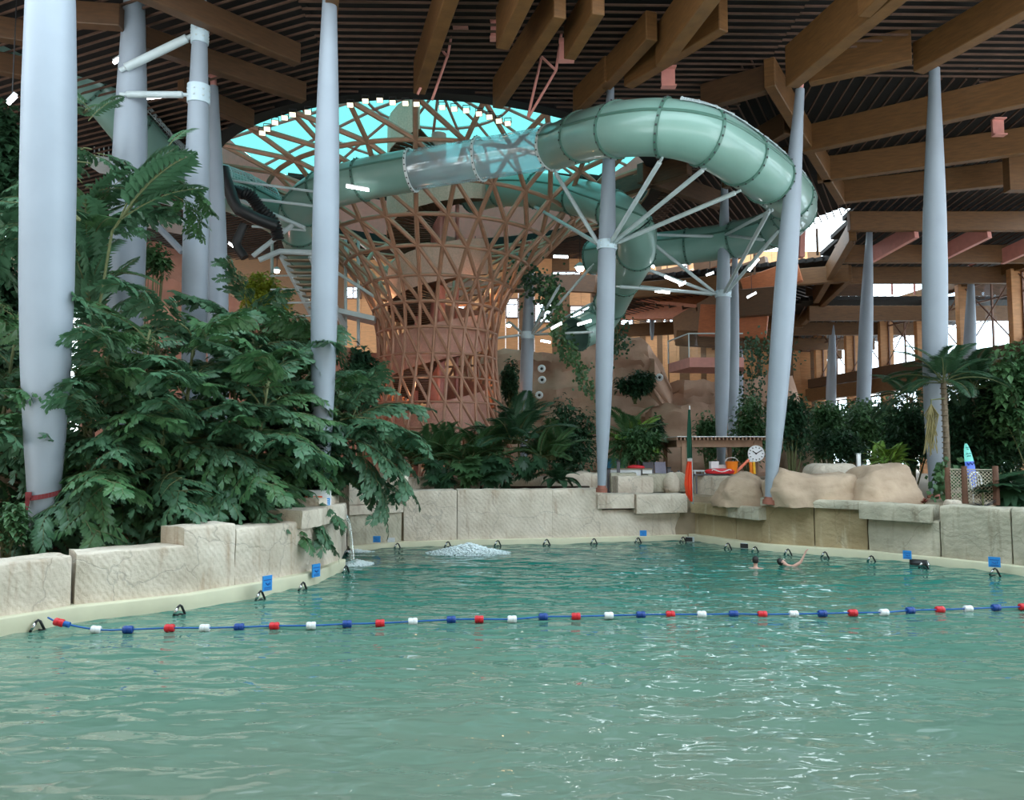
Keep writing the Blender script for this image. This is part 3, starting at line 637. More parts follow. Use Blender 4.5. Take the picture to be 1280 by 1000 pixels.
glulam(wf, (fx(-16), -16, 10.3), (fx(88), 88, 10.3), w=1.2, h=.95, m=M_woodd, name='gallery_beam'); glulam(wf, (fx(-16)-.4, -16, 8.9), (fx(88)-.4, 88, 8.9), w=1.0, h=1.3, m=M_wood, name='gallery_beam')
glulam(wf, (fx(-16), -16, ZH), (fx(88), 88, ZH), w=.7, h=.8, m=M_wood, name='head_beam')
for a, b in zip(DP, DP[1:]):
    w = struct(f'window_{WN}'); WN += 1
    for z0, z1, tr in ((ZS, ZH, .72), (2.0, 8.8, .6)):
        p, q = Vector((fx(a)+.2, a+.35, 0)), Vector((fx(b)+.2, b-.35, 0)); d = (q-p).normalized()
        mb = MB()
        for t in (0, .5, 1):
            c = p.lerp(q, t); mb.beam(c+Vector((0, 0, z0)), c+Vector((0, 0, z1)), .12, .12, d)
        for z in (z0+.06, lerp(z0, z1, tr), z1-.06): mb.beam(p+Vector((0, 0, z)), q+Vector((0, 0, z)), .12, .12)
        mb.build('frame', M_frame, w)
        n = Vector((d.y, -d.x, 0))*.02; zz = Vector((0, 0, 1)); mb = MB(); pp = [p+zz*z0, q+zz*z0, q+zz*z1, p+zz*z1]
        mb.add([v+n for v in pp]+[v-n for v in pp], [(0, 1, 2, 3), (7, 6, 5, 4), (0, 4, 5, 1), (2, 6, 7, 3), (1, 5, 6, 2), (3, 7, 4, 0)]); mb.build('glass_pane', M_pane, w)
        for u, v in ((0, 1), (1, 0)): MB().tube([p.lerp(q, u)+Vector((-.25, 0, z0+.2)), p.lerp(q, v)+Vector((-.25, 0, z1-.2))], .05, 6).build('brace_rod', M_frame, w)
# back wall: timber panels around window openings
wbk = struct('wall_far_back'); YB = 82.0
OPEN = [(430, 452, 358, 374), (632, 648, 373, 398), (668, 690, 378, 404), (712, 743, 382, 403), (775, 792, 392, 416), (807, 821, 396, 419), (828, 834, 393, 417), (836, 845, 389, 415), (863, 875, 378, 400), (690, 726, 339, 353), (788, 799, 352, 363), (817, 829, 343, 359), (848, 860, 326, 348), (881, 897, 326, 336), (924, 944, 355, 367), (738, 746, 342, 356), (570, 590, 380, 400), (905, 918, 382, 402), (950, 966, 372, 398), (975, 990, 400, 440), (1000, 1012, 410, 440)]
RC = []
for x0_, x1_, y0_, y1_ in OPEN:
    a, b = at(x0_, y1_, YB), at(x1_, y0_, YB); RC.append((a.x, b.x, a.z, b.z))
xs = sorted({-46, 33.5, *[v for r in RC for v in r[:2]]}); zs = sorted({1.4, 25.2, *[v for r in RC for v in r[2:]]})
for i, (xa, xb) in enumerate(zip(xs, xs[1:])):
    z = 1.4; solid = [r for r in RC if r[0] < (xa+xb)/2 < r[1]]
    cuts = sorted((r[2], r[3]) for r in solid); spans = []; lo = 1.4
    for c0, c1 in cuts: spans.append((lo, c0)); lo = c1
    spans.append((lo, 25.2))
    for s0, s1 in spans:
        if s1-s0 > .05: MB().box(((xa+xb)/2, YB+.2, (s0+s1)/2), (xb-xa-.02, .4, s1-s0)).build('timber_panel', M_post if i % 3 else M_wood, wbk)
for r in RC:
    w = struct(f'window_{WN}'); WN += 1; mb = MB(); cx, cz = (r[0]+r[1])/2, (r[2]+r[3])/2; W_, H_ = r[1]-r[0], r[3]-r[2]
    for sx_ in (-1, 1): mb.box((cx+sx_*(W_/2-.06), YB-.02, cz), (.12, .5, H_)); mb.box((cx, YB-.02, cz+sx_*(H_/2-.06)), (W_, .5, .12))
    mb.box((cx, YB+.1, cz+H_*.2), (W_, .1, .1))
    if W_ > 1.6: mb.box((cx, YB+.1, cz), (.1, .1, H_))
    mb.build('frame', M_frame, w); MB().box((cx, YB+.2, cz), (W_, .03, H_)).build('glass_pane', M_pane, w)
    MB().tube([(r[0], YB, r[2]), (r[1], YB, r[3])], .05, 6).build('brace_rod', M_frame, w)
# stepped timber soffits and box beams in front of the back wall
sf = struct('ceiling'); M_soff = mat('orange_timber', srgb(178, 104, 66), .55, var=.15, stretch=(1, 1, 4))
for a, Ya, b, Yb, h, m in (((742, 372), 68, (856, 352), 62, 1.3, M_woodd), ((760, 400), 72, (880, 398), 64, 1.6, M_soff), ((846, 428), 66, (910, 396), 58, 2.2, M_wood), ((875, 420), 58, (960, 424), 56, 2.4, M_soff), ((905, 398), 56, (990, 392), 54, 2.0, M_woodd),
                           ((880, 372), 64, (960, 345), 60, 1.6, M_woodd), ((846, 432), 60, (985, 440), 56, 1.2, M_wood), ((930, 376), 56, (1000, 352), 54, 1.6, M_soff), ((640, 362), 70, (745, 366), 66, 1.5, M_woodd), ((560, 372), 72, (690, 362), 70, 1.4, M_woodd), ((870, 345), 66, (925, 322), 62, 1.4, M_woodd)):
    p, q = at(*a, Ya), at(*b, Yb); glulam(sf, p, q, w=.6, h=h, m=m, name='box_beam')
mb = MB(); q = [at(745, 372, 70), at(870, 385, 62), at(960, 360, 60), at(900, 330, 78)]; u = Vector((0, 0, .3)); mb.add(q+[v+u for v in q], [(3, 2, 1, 0), (4, 5, 6, 7), (0, 1, 5, 4), (1, 2, 6, 5), (2, 3, 7, 6), (3, 0, 4, 7)]); mb.build('soffit', M_soff, sf)
for k in range(9):
    t = k/8; MB().beam(q[0].lerp(q[1], t)-u*.4, q[3].lerp(q[2], t)-u*.4, .2, .3).build('soffit_rib', M_woodd, sf)
wre = struct('wall_rear_unseen'); M_plain = mat('added_wall', srgb(168, 150, 128), .8)  # unseen wall behind the camera, added to cut horizon light on the columns
for k in range(7): MB().box((-29+k*10, -18.2, 9), (9.98, .4, 18.6)).build('wall_panel', M_plain, wre)
wle = struct('wall_left_added')  # side wall added to hold back horizon light from the left
for k in range(8): MB().box((-36, -13+k*10, 9), (.4, 9.98, 18.6)).build('wall_panel', M_plain, wle)
# ================================================================== ARTIFICIAL CLIFFS 
def cliff(name, label, prof, Y, depth, m, seed, zb=1.4, amp=.7, dY=0.0, step=.34, strata=.9):
    """rock face: prof is the skyline (px, py) at distance Y; front relief in beds and cracks, real thickness behind"""
    pts = [at(px, py, Y+dY*i/(len(prof)-1)) for i, (px, py) in enumerate(prof)]; cols = []
    for a, b in zip(pts, pts[1:]):
        k = max(1, int(abs(b.x-a.x)/step)); cols += [a.lerp(b, j/k) for j in range(k)]
    cols.append(pts[-1]); H = max(c.z for c in cols)-zb; nv = max(6, int(H/step)); mb = MB(); vs = []
    nb = max(3, int(depth/.8))
    for i, c in enumerate(cols):
        edge = min(1, min(i, len(cols)-1-i)/3)
        for j in range(nv+1):
            z = lerp(zb, c.z, j/nv); p = Vector((c.x, c.y, z)); s = Vector((p.x*.35+seed*5, z*.35, seed))
            bed = abs((z/strata+.4*fbm(s, 3)) % 1-.5)*2; blk = noise.cell(Vector((p.x*.4+seed, z*.5+.2*fbm(s), 3)))
            o = amp*(fbm(s*1.4, 5)*.8 + .35*blk + .25*bed) - (1-edge)*1.0 - (j/nv)*amp*1.2
            p.y -= o; p.x += .2*fbm(s*3+Vector((9, 9, 9)), 3); p.z += (.25*fbm(s*4, 3) if j > nv*.6 else 0)*(j/nv); vs.append(p)
        for j in range(1, nb+1):
            p = Vector((c.x, c.y+depth*j/nb+amp, c.z-.1*j*edge)); p.z += .4*fbm(p*.4, 3); vs.append(p)
        vs.append(Vector((c.x, c.y+depth+amp, zb)))
    n = nv+nb+2; fs = [(i*n+j, (i+1)*n+j, (i+1)*n+j+1, i*n+j+1) for i in range(len(cols)-1) for j in range(n-1)]
    fs += [tuple(j for j in range(n-1, -1, -1)), tuple((len(cols)-1)*n+j for j in range(n))]
    mb.add(vs, fs); return tag(mb.build(name, m, None, smooth=38), label, 'rock')
M_cliffp = mat('pink_lit_cliff', srgb(206, 156, 138), .9, scale=.4, col2=srgb(160, 112, 98), bump=.7, bscale=2.5, detail=9)  # pink of the lamps is put into the rock colour
cliff('rock_face', 'tall brown rock cliff behind the centre column, with a dark recess', [(596, 438), (640, 434), (690, 441), (730, 430), (764, 416), (800, 420), (818, 432), (830, 452), (842, 476), (850, 520)], 55, 6, M_cliff, 3, amp=.8)
cliff('rock_face', 'lower blocky brown rock wall right behind the pergola', [(822, 506), (838, 502), (862, 503), (885, 503), (905, 505), (935, 512)], 50, 4, M_cliff, 5, amp=.7, strata=1.5)
cliff('rock_face', 'rock shelf under the glass balcony', [(838, 478), (870, 474), (905, 476), (930, 478), (950, 470), (975, 462), (998, 468), (1006, 492), (1014, 530)], 57, 5, M_cliff, 7, amp=.6)
cliff('rock_face', 'pale brown stepped rock right of the leaning column', [(985, 500), (1000, 498), (1012, 512), (1030, 520), (1048, 560)], 48, 4, M_rock, 9, amp=.5, strata=1.2)
cliff('rock_face', 'pink lit rock cliff between the left columns', [(90, 290), (150, 296), (185, 300), (222, 312), (250, 345), (320, 390), (350, 398), (388, 412), (430, 432), (470, 440), (500, 470)], 46, 5, M_cliffp, 11, amp=.8, strata=1.6)
cliff('rock_face', 'beige rock slope behind the planter at the far left edge', [(-120, 500), (-40, 540), (10, 560), (30, 600), (60, 640)], 21, 3, M_rock, 13, zb=1.0, amp=.4, strata=.8)
def boulder(label, x0_, x1_, yt, yb, Y, depth, m, seed, amp=.22, flatb=True, prof=None):
    a, b = at(x0_, yb, Y), at(x1_, yt, Y); cx, cz = (a.x+b.x)/2, a.z; rx, rz = abs(b.x-a.x)/2, b.z-a.z; mb = MB(); nu, nv = 56, 24; vs = []
    for i in range(nu):
        u = 2*pi*i/nu
        for j in range(nv+1):
            v = (pi/2)*j/nv; pw = lambda q, e: math.copysign(abs(q)**e, q)
            x, y, z = pw(cos(u), .55)*cos(v)**.35, pw(sin(u), .55)*cos(v)**.35, sin(v)**.7
            if prof:
                t = (x+1)/2
                for (t0, h0), (t1, h1) in zip(prof, prof[1:]):
                    if t0 <= t <= t1: z *= lerp(h0, h1, (t-t0)/(t1-t0))
            p = Vector((cx+x*rx, Y+depth/2+y*depth/2, cz+z*rz)); s = p*.9+Vector((seed*3.3, 0, 0)); p += Vector((x, y, .6*z))*(fbm(s, 5)*amp)
            p.z -= .08*abs(fbm(s*2.2, 3)); vs.append(p)
    n = nv+1; fs = [(i*n+j, ((i+1) % nu)*n+j, ((i+1) % nu)*n+j+1, i*n+j+1) for i in range(nu) for j in range(nv)]
    fs.append(tuple(i*n for i in range(nu-1, -1, -1))); mb.add(vs, fs); return tag(mb.build('boulder', m, None, smooth=50), label, 'rock')
boulder('long low sandy boulder on the pool wall between the leaning column and the clock side', 971, 1098, 580, 634, 26.6, 2.2, M_rock, 1, prof=[(0, .8), (.12, .95), (.25, .8), (.45, .72), (.7, .8), (1, .9)])
boulder('rounded tall sandy boulder on the wall left of the upright right column', 1083, 1163, 580, 634, 26.0, 2.4, M_rock, 2, prof=[(0, .75), (.2, .95), (.5, 1), (.85, 1), (1, .85)])
boulder('small sandy boulder at the foot of the clock, left of the leaning column', 902, 962, 590, 634, 28.3, 1.6, M_rock, 3, prof=[(0, .5), (.3, .8), (.7, 1), (1, .95)])
boulder('pale block of rock behind the long boulder', 1017, 1082, 579, 604, 29.5, 1.6, M_stone, 4, amp=.1)
boulder('brown rock lying at the far left edge beside the ribboned column', -30, 34, 662, 700, 18.6, 1.6, M_rock, 5)
# ================================================================== BALCONY
bal = thing('balcony', 'glass fronted balcony with a salmon edge below the timber soffits', 'balcony', None, at(870, 468, 49))
q = [at(836, 466, 52), at(862, 458, 48.5), at(930, 458, 48.5), at(930, 462, 53)]
mb = MB(); u = Vector((0, 0, .62)); z0_ = min(v.z for v in q); q = [Vector((v.x, v.y, z0_)) for v in q]; mb.add(q+[v+u for v in q], [(3, 2, 1, 0), (4, 5, 6, 7), (0, 1, 5, 4), (1, 2, 6, 5), (2, 3, 7, 6), (3, 0, 4, 7)]); mb.build('slab', M_pinksteel, bal)
for a, b in ((q[0], q[1]), (q[1], q[1].lerp(q[2], .5)), (q[1].lerp(q[2], .5), q[2])):
    mb = MB(); mb.beam(a+u+Vector((0, .1, .75)), b+u+Vector((0, .1, .75)), .04, 1.5); mb.build('glass_panel', M_pane, bal)
    MB().beam(a+u+Vector((0, .1, 1.55)), b+u+Vector((0, .1, 1.55)), .07, .07).build('handrail', M_steel, bal)
    MB().beam(a+u+Vector((0, .1, 0)), a+u+Vector((0, .1, 1.55)), .06, .06, Vector((0, 1, 0))).build('post', M_steel, bal)
# ================================================================== LEFT: start platform of the slides, stairs, ducts
pl = thing('slide_platform', 'grey steel start platform with railings and stairs behind the left columns', 'platform', None, at(330, 420, 43))
def pt(x, y, Y=42): return at(x, y, Y-4.6)
def rod(pts, r, m, parent, name='rail', n=8): return MB().tube(pts, r, n).build(name, m, parent, smooth=40)
rod([pt(256, 221, 39), pt(330, 231, 39), pt(404, 241, 39)], .06, M_steel, pl); rod([pt(256, 244, 39), pt(330, 250, 39), pt(404, 259, 39)], .07, M_steel, pl)
rod([pt(182, 267, 38), pt(228, 315, 38)], .15, M_col, pl, 'brace'); rod([pt(300, 250, 40), pt(381, 285, 40)], .1, M_steel, pl, 'stringer')
rod([pt(316, 320, 40), pt(366, 281, 40)], .12, M_steel, pl, 'brace'); rod([pt(324, 325, 41), pt(350, 314, 41), pt(392, 316, 41)], .14, M_steel, pl, 'brace')
rod([pt(315, 283, 41), pt(382, 288, 41)], .06, M_steel, pl)
MB().beam(pt(150, 268, 44), pt(262, 290, 44), 3.0, .25).build('deck_plate', M_steel, pl); MB().beam(pt(180, 245, 43), pt(262, 268, 43), .1, .25).build('edge_beam', M_steel, pl)
for i in range(9): rod([pt(118+i*6, 200+i*3, 42), pt(118+i*6, 170+i*3, 42)], .035, M_steel, pl, 'baluster')
rod([pt(114, 168, 42), pt(172, 196, 42)], .05, M_steel, pl)
MB().beam(pt(112, 204, 43), pt(176, 214, 43), 2.0, .3).build('deck_plate', M_steel, pl)
a0_, a1_, b0_, b1_ = pt(352, 318, 42), pt(400, 412, 46), pt(388, 318, 42), pt(432, 412, 46)
for a, b in ((a0_, a1_), (b0_, b1_)): MB().beam(a, b, .12, .45).build('stringer', M_steel, pl)
for k in range(14):
    t = k/13; MB().beam(a0_.lerp(a1_, t), b0_.lerp(b1_, t), .45, .06).build('tread', M_floor, pl)
for k in range(5): rod([pt(338, 345+k*17, 44), pt(390, 344+k*17, 44)], .05, M_steel, pl)
for x in (340, 432, 448): rod([pt(x, 300, 46), pt(x, 432, 46)], .09, M_steel, pl, 'post')
rod([pt(420, 340, 45), pt(470, 372, 45)], .09, M_steel, pl); MB().beam(pt(420, 390, 46), pt(472, 402, 46), 2, .25).build('deck_plate', M_steel, pl)
dt = thing('ventilation_duct', 'black ventilation pipes looping beside the slide start on the left', 'duct', None, pt(290, 300, 38))
rod([pt(278, 210, 38), pt(281, 222, 38), pt(292, 252, 38), pt(298, 262, 38), pt(322, 274, 38.5), pt(344, 282, 39)], .27, M_black, dt, 'pipe', 14)
rod([pt(252, 220, 38.6), pt(280, 219, 38.6)], .26, M_black, dt, 'pipe', 14); rod([pt(252, 233, 38.6), pt(284, 234, 38.6), pt(304, 243, 38.6)], .24, M_black, dt, 'pipe', 14)
P = smoothpath([pt(292, 239, 38.8), pt(312, 244, 38.8), pt(324, 260, 39), pt(342, 278, 39.2), pt(348, 300, 39.4)], 6)
for k in range(len(P)-1): MB().tube([P[k], P[k].lerp(P[k+1], .5), P[k+1]], [.24, .3, .24], 12).build('bellows', M_black, dt, smooth=40)
rod(smoothpath([pt(306, 280, 39), pt(300, 292, 39), pt(296, 306, 39), pt(306, 322, 39)], 5), .2, M_black, dt, 'pipe', 12)
# ================================================================== LAMPS OF THE HALL
TL = [((182, 123), (209, 120), 28, 'white strip light under the strut of the two collared column'), ((142, 79), (150, 74), 27, 'short strip light high up between the two left columns'), ((10, 130), (20, 120), 24, 'strip light at the upper left edge behind the palm'),
      ((182, 229), (186, 234), 34, 'left one of two small strip lights glowing behind the fishtail palm'), ((200, 224), (209, 233), 34, 'right one of two small strip lights glowing behind the fishtail palm'), ((433, 233), (461, 238), 33, 'strip light fixed under the green slide beside the skylight column'),
      ((692, 321), (710, 321.5), 41, 'strip light under the grey landing right of the lattice tower'), ((806, 329), (818, 334), 38.5, 'upper left strip light on the slanting strut right of the centre column'), ((831, 346), (850, 354), 38.8, 'longer strip light halfway along the slanting strut'),
      ((849, 357), (857, 353), 39, 'short strip light just above the rightmost end of the slanting strut'), ((819, 364), (837, 366), 38.6, 'strip light on the level strut left of the two collared middle column'), ((936, 338), (948, 324), 33, 'strip light on the steep strut right of the middle column'),
      ((883, 344), (892, 341), 48, 'strip light below the dark soffit behind the middle column'), ((934, 372), (945, 366), 50, 'strip light glowing on the red soffit right of the middle column'), ((722, 406), (739, 401), 40, 'strip light on the strut beside the hanging vines'),
      ((689, 411), (702, 404), 40, 'strip light on the ivy covered strut left of the centre column'), ((676, 426), (688, 428), 46, 'far strip light over the cliff top left of the hanging vines'), ((286, 304), (293, 309), 40, 'small strip light beside the black pipes on the left')]
for (a, b, Y, lb) in TL:
    p, q = at(*a, Y), at(*b, Y); o = thing('strip_light', lb, 'lamp', 'strip lights of the hall', (p+q)/2)
    MB().tube([p, q], .055, 8).build('fluorescent_tube', M_tube, o, smooth=40); u = Vector((0, 0, .09)); MB().beam(p+u, q+u, .16, .05).build('housing', M_white, o)
    if lb.startswith(('strip light at the upper', 'strip light glowing', 'strip light below')): MB().tube([(p+q)/2+u, Vector(((p+q).x/2, (p+q).y/2, ZC+.2))], .02, 5).build('hanger', M_black, o)
for i, (px, py, Y, lb) in enumerate(((725, 336, 44, 'round bulb lamp hanging right of the ivy column'), (636, 407, 50, 'bright round lamp hanging close to the tower rim on the right'), (382, 376, 43, 'bright round lamp below the stairs left of the skylight column'), (346, 339, 43, 'small round lamp on the steel frame behind the left columns'))):
    p = at(px, py, Y); o = thing('pendant_lamp', lb, 'lamp', 'round pendant lamps', p); r = .2 if i else .3
    MB().lathe([(.05, r*1.3), (r*1.1, r*.6), (r*1.15, r*.3)], p, 16).build('lamp_shade', M_steel, o, smooth=40); MB().lathe([(.02, -r*.6), (r*.6, -r*.4), (r*.8, 0), (r*.6, r*.4), (.02, r*.6)], p, 14).build('bulb', M_bulb, o, smooth=True)
    MB().tube([p+Vector((0, 0, r*1.2)), p+Vector((0, 0, 2.2))], .02, 5).build('cord', M_black, o)
lamp('pink_lamp', 'POINT', (-17, 40, 8), 160, (1, .45, .42), .4); lamp('pink_lamp', 'POINT', (-11, 42, 6), 90, (1, .45, .42), .4)
for a in (20, 140, 260): lamp('tower_lamp', 'POINT', (TC.x+2.9*cos(R(a)), TC.y+2.9*sin(R(a)), 7.0), 30, (1, .55, .3), .2); lamp('tower_lamp', 'POINT', (TC.x+3.3*cos(R(a+60)), TC.y+3.3*sin(R(a+60)), 12), 45, (1, .6, .3), .2)
#PART5
# ================================================================== PLANTS
def leafmat(name, a, b, rough=.42, trans=.15):
    m = mat(name, a, rough, col2=b, scale=1.7, spec=.4); n = m.node_tree; bs = n.nodes['Principled BSDF']; out = n.nodes['Material Output']
    tr = n.nodes.new('ShaderNodeBsdfTranslucent'); tr.inputs[0].default_value = (*[v*1.3 for v in a], 1); mx = n.nodes.new('ShaderNodeMixShader'); mx.inputs[0].default_value = trans
    n.links.new(bs.outputs[0], mx.inputs[1]); n.links.new(tr.outputs[0], mx.inputs[2]); n.links.new(mx.outputs[0], out.inputs[0]); return m
L_fish = leafmat('fishtail_leaf', srgb(86, 124, 92), srgb(50, 86, 60)); L_fish2 = leafmat('fishtail_leaf_light', srgb(86, 124, 78), srgb(52, 92, 58))
L_dark = leafmat('dark_leaf', srgb(58, 92, 62), srgb(32, 60, 42)); L_mid = leafmat('mid_leaf', srgb(88, 124, 78), srgb(48, 82, 52)); L_lime = leafmat('lime_leaf', srgb(150, 184, 84), srgb(92, 138, 56))
L_yel = leafmat('yellow_leaf', srgb(186, 190, 70), srgb(110, 134, 50)); L_dry = leafmat('dry_leaf', srgb(168, 140, 104), srgb(104, 82, 58)); M_stem = mat('plant_stem', srgb(98, 104, 66), .7, var=.2); M_bark = mat('bark', srgb(120, 106, 88), .85, var=.25, scale=6, bump=.4)
RN = random.Random(11)
def frame_on(pts, i):
    t = (pts[min(i+1, len(pts)-1)]-pts[max(i-1, 0)]).normalized(); s = t.cross(Vector((0, 0, 1)))
    s = s.normalized() if s.length > 1e-3 else Vector((0, 1, 0)); return t, s, s.cross(t).normalized()
def wedge(mb, p, d, s, L, w, droop):
    """one fishtail leaflet: narrow at the stalk, broad ragged end"""
    d = d.normalized(); s = (s-d*s.dot(d)).normalized(); dn = Vector((0, 0, -1))
    f = lambda u, v, z=0: p+d*(u*L)+s*(v*w)+dn*(droop*L*u*u+z)
    mb.add([f(0, -.06), f(.45, -.3), f(.74, -.55), f(.72, -.22), f(.92, -.2), f(.86, .05), f(1.05, .25), f(.8, .42), f(.42, .34), f(0, .06), f(.5, .02, -.012)],
           [(0, 10, 9), (0, 1, 10), (1, 2, 3), (1, 3, 10), (10, 3, 4, 5), (10, 5, 6, 7), (10, 7, 8), (10, 8, 9)])
def fishtail_frond(seed, L=2.4, npin=9, lf=.32):
    r = random.Random(seed); mb = MB(); mb.m = 1
    sp = [Vector((L*t, .12*L*sin(t*2)*r.uniform(-1, 1), L*(.22*t-.55*t*t))) for t in [k/12 for k in range(13)]]
    mb.tube(sp, [lerp(.028, .006, k/12) for k in range(13)], 5); 
    for k in range(npin):
        u = .2+.8*k/(npin-1); x = u*12; i = min(11, int(x)); p = sp[i].lerp(sp[i+1], x-i) if i < 12 else sp[12]; t, s, up = frame_on(sp, i)
        for sg in (-1, 1):
            pl_ = L*.36*(1-.55*abs(u-.35))*r.uniform(.85, 1.1); d = (t*.75+s*sg*.95+up*r.uniform(-.1, .2)).normalized(); n2 = 6
            q = [p+d*(pl_*a)+Vector((0, 0, -.28*pl_*a*a)) for a in [j/n2 for j in range(n2+1)]]; mb.m = 1; mb.tube(q, [lerp(.011, .004, j/n2) for j in range(n2+1)], 3, caps=False); mb.m = 0
            for j in range(1, n2+1):
                tt, s2, u2 = frame_on(q, j)
                for g in ((-1, 1) if j < n2 else (0,)):
                    dd = (tt*(.75 if g else 1)+s2*g*.8+Vector((0, 0, -.25+r.uniform(-.15, .15)))); l = lf*(1-.25*j/n2)*r.uniform(.8, 1.2)
                    wedge(mb, q[j], dd, u2.cross(dd)+u2*r.uniform(-.5, .5), l, l*.62, r.uniform(.05, .35))
    return mb
def pinnate_frond(seed, L=1.8, n=24, lf=.5, w=.035, arch=.5, vee=.35):
    r = random.Random(seed); mb = MB(); mb.m = 1; sp = [Vector((L*(t-.12*t*t), 0, L*(.35*t-arch*t*t))) for t in [k/12 for k in range(13)]]
    mb.tube(sp, [lerp(.022, .005, k/12) for k in range(13)], 5); mb.m = 0
    for k in range(n):
        u = .16+.84*k/(n-1); x = u*12; i = min(11, int(x)); p = sp[i].lerp(sp[i+1], min(1, x-i)); t, s, up = frame_on(sp, i); l = lf*sin(pi*min(1, .18+.8*u))**.6*r.uniform(.9, 1.1)
        for sg in (-1, 1):
            d = (t*.7+s*sg+up*vee).normalized(); c = d.cross(up).normalized()*w; dn = Vector((0, 0, -1))
            a, b, e = p, p+d*(l*.5)+dn*(.06*l), p+d*l+dn*(.35*l)
            mb.add([a, b-c, b+up*.01, b+c, e], [(0, 1, 2), (0, 2, 3), (1, 4, 2), (2, 4, 3)])
    return mb
def strap_leaf(seed, L=.9, w=.16, arch=.7):
    """broad tapering leaf with a midrib fold"""
    r = random.Random(seed); mb = MB(); n = 7; vs = []
    for k in range(n+1):
        t = k/n; c = Vector((L*(t-.2*t*t), 0, L*(.55*t-arch*t*t))); ww = w*(.25+1.2*t)*(1-t**3) if k < n else 0; vs += [c+Vector((0, -ww, .03)), c, c+Vector((0, ww, .03))]
    mb.add(vs, [(3*k+j, 3*k+3+j, 3*k+4+j, 3*k+1+j) for k in range(n) for j in (0, 1)]); return mb
def split_leaf(seed, L=.55):
    """heart shaped leaf cut into fingers"""
    mb = MB(); n = 7; st = [Vector((-.55*L*1.0, 0, 0)), Vector((0, 0, .03))]; mb.m = 1; mb.tube(st, .01, 4); mb.m = 0
    for sg in (-1, 1):
        for k in range(n):
            a = lerp(2.5, .12, k/(n-1))*sg; l = L*(.6+.5*k/(n-1)); d = Vector((cos(a), sin(a), -.25)); c = Vector((-sin(a), cos(a), 0))*.075*L*1.9; o = Vector((L*.3*k/(n-1), 0, 0))
            mb.add([o, o+d*(l*.55)-c, o+d*l, o+d*(l*.55)+c], [(0, 1, 2, 3)])
    return mb
FM = [fishtail_frond(i).mesh('frond', [L_fish, M_stem]) for i in range(4)] + [fishtail_frond(9).mesh('frond', [L_fish2, M_stem]), fishtail_frond(10).mesh('frond', [L_fish2, M_stem])]
FDRY = fishtail_frond(21, 1.7, 7, .26).mesh('dry_frond', [L_dry, L_dry])
PM = [pinnate_frond(i).mesh('frond', [L_mid, M_stem]) for i in range(2)]; PD = [pinnate_frond(i+5, 1.9, 30, .55, .03).mesh('frond', [L_dark, M_stem]) for i in range(2)]
PL = [pinnate_frond(15, 1.5, 18, .42, .045).mesh('frond', [L_lime, M_stem])]; PTALL = [pinnate_frond(31, 2.1, 13, .72, .085, .3, .25).mesh('frond', [L_fish, M_stem])]
SLF = [strap_leaf(1).mesh('leaf', [L_dark])]; SPL = [split_leaf(1).mesh('leaf', [L_mid, M_stem]), split_leaf(2).mesh('leaf', [L_dark, M_stem])]
def put(name, me, parent, p, yaw, tilt, sc, roll=0):
    o = link(name, me, None); o.parent = parent; M = Matrix.Translation(Vector(p)-parent.location) @ Matrix.Rotation(yaw, 4, 'Z') @ Matrix.Rotation(-tilt, 4, 'Y') @ Matrix.Rotation(roll, 4, 'X') @ Matrix.Scale(sc, 4)
    o.matrix_basis = M; return o
def fishtail(label, base, stems, n, sc=1.0, lo=.3, dry=0, face=None, group='fishtail palms in the left planter'):
    """stems: (dx, dy, height) canes from the base; fronds spring all along them"""
    base = Vector(base); t = thing('fishtail_palm', label, 'palm', group, base)
    for dx, dy, h in stems:
        P = smoothpath([base+Vector((dx*.15, dy*.15, -.1)), base+Vector((dx*.5, dy*.5, h*.5)), base+Vector((dx, dy, h))], 4)
        MB().tube(P, [lerp(.075, .03, k/(len(P)-1)) for k in range(len(P))], 8).build('cane', M_stem, t, smooth=True)
        for k in range(n):
            u = lerp(lo, 1, (k+RN.random()*.6)/n); i = min(len(P)-2, int(u*(len(P)-1))); p = P[i].lerp(P[i+1], u*(len(P)-1)-i) if u < 1 else P[-1]
            yaw = k*2.4+RN.uniform(-.5, .5) if face is None else R(RN.uniform(*face)); tl = lerp(-.25, 1.0, max(0, (u-.35)/.65))+RN.uniform(-.25, .25)
            put('frond', RN.choice(FM), t, p, yaw, tl, sc*RN.uniform(.75, 1.12)*lerp(1.05, .85, u), RN.uniform(-.3, .3))
    for k in range(dry):
        put('dry_frond', FDRY, t, base+Vector((RN.uniform(-.9, .9), RN.uniform(-.5, .5), RN.uniform(.6, 1.7))), RN.uniform(0, 6.28), RN.uniform(-1.1, .2), RN.uniform(.5, .8))
    return t
g = lambda px, Y, z=1.1: Vector((at(px, 600, Y).x, Y, z))
fishtail('fishtail palm at the far left edge, partly behind the ribboned column', g(-15, 20.5), [(-.5, .3, 5.2), (.5, .2, 6.2), (0, -.3, 4.2)], 13, lo=.2)
fishtail('bushy fishtail palm just right of the ribboned column, dry fronds at its foot', g(128, 19.6), [(-.9, .2, 4.6), (.2, -.3, 5.4), (.9, .4, 5.6), (-.1, -.5, 3.2)], 13, lo=.22, dry=9)
fishtail('dense fishtail palm in the middle of the left planter', g(215, 20.6), [(-.6, .3, 5.2), (.6, -.4, 4.6), (.3, .5, 5.8), (0, -.8, 3.0)], 13, lo=.18, dry=7)
fishtail('fishtail palm whose fronds hang over the wall below the skylight column', g(305, 21.6), [(-.5, .3, 4.8), (.7, -.2, 4.4), (.0, -.5, 3.4), (.5, .6, 4.9)], 13, lo=.3)
fishtail('fishtail palm at the right end of the left planter, drooping over the spout', g(385, 24.4, 1.4), [(-.4, .3, 4.0), (.9, .1, 3.9), (-.2, -.4, 3.2), (1.5, .2, 3.6)], 11, sc=.9, lo=.45)
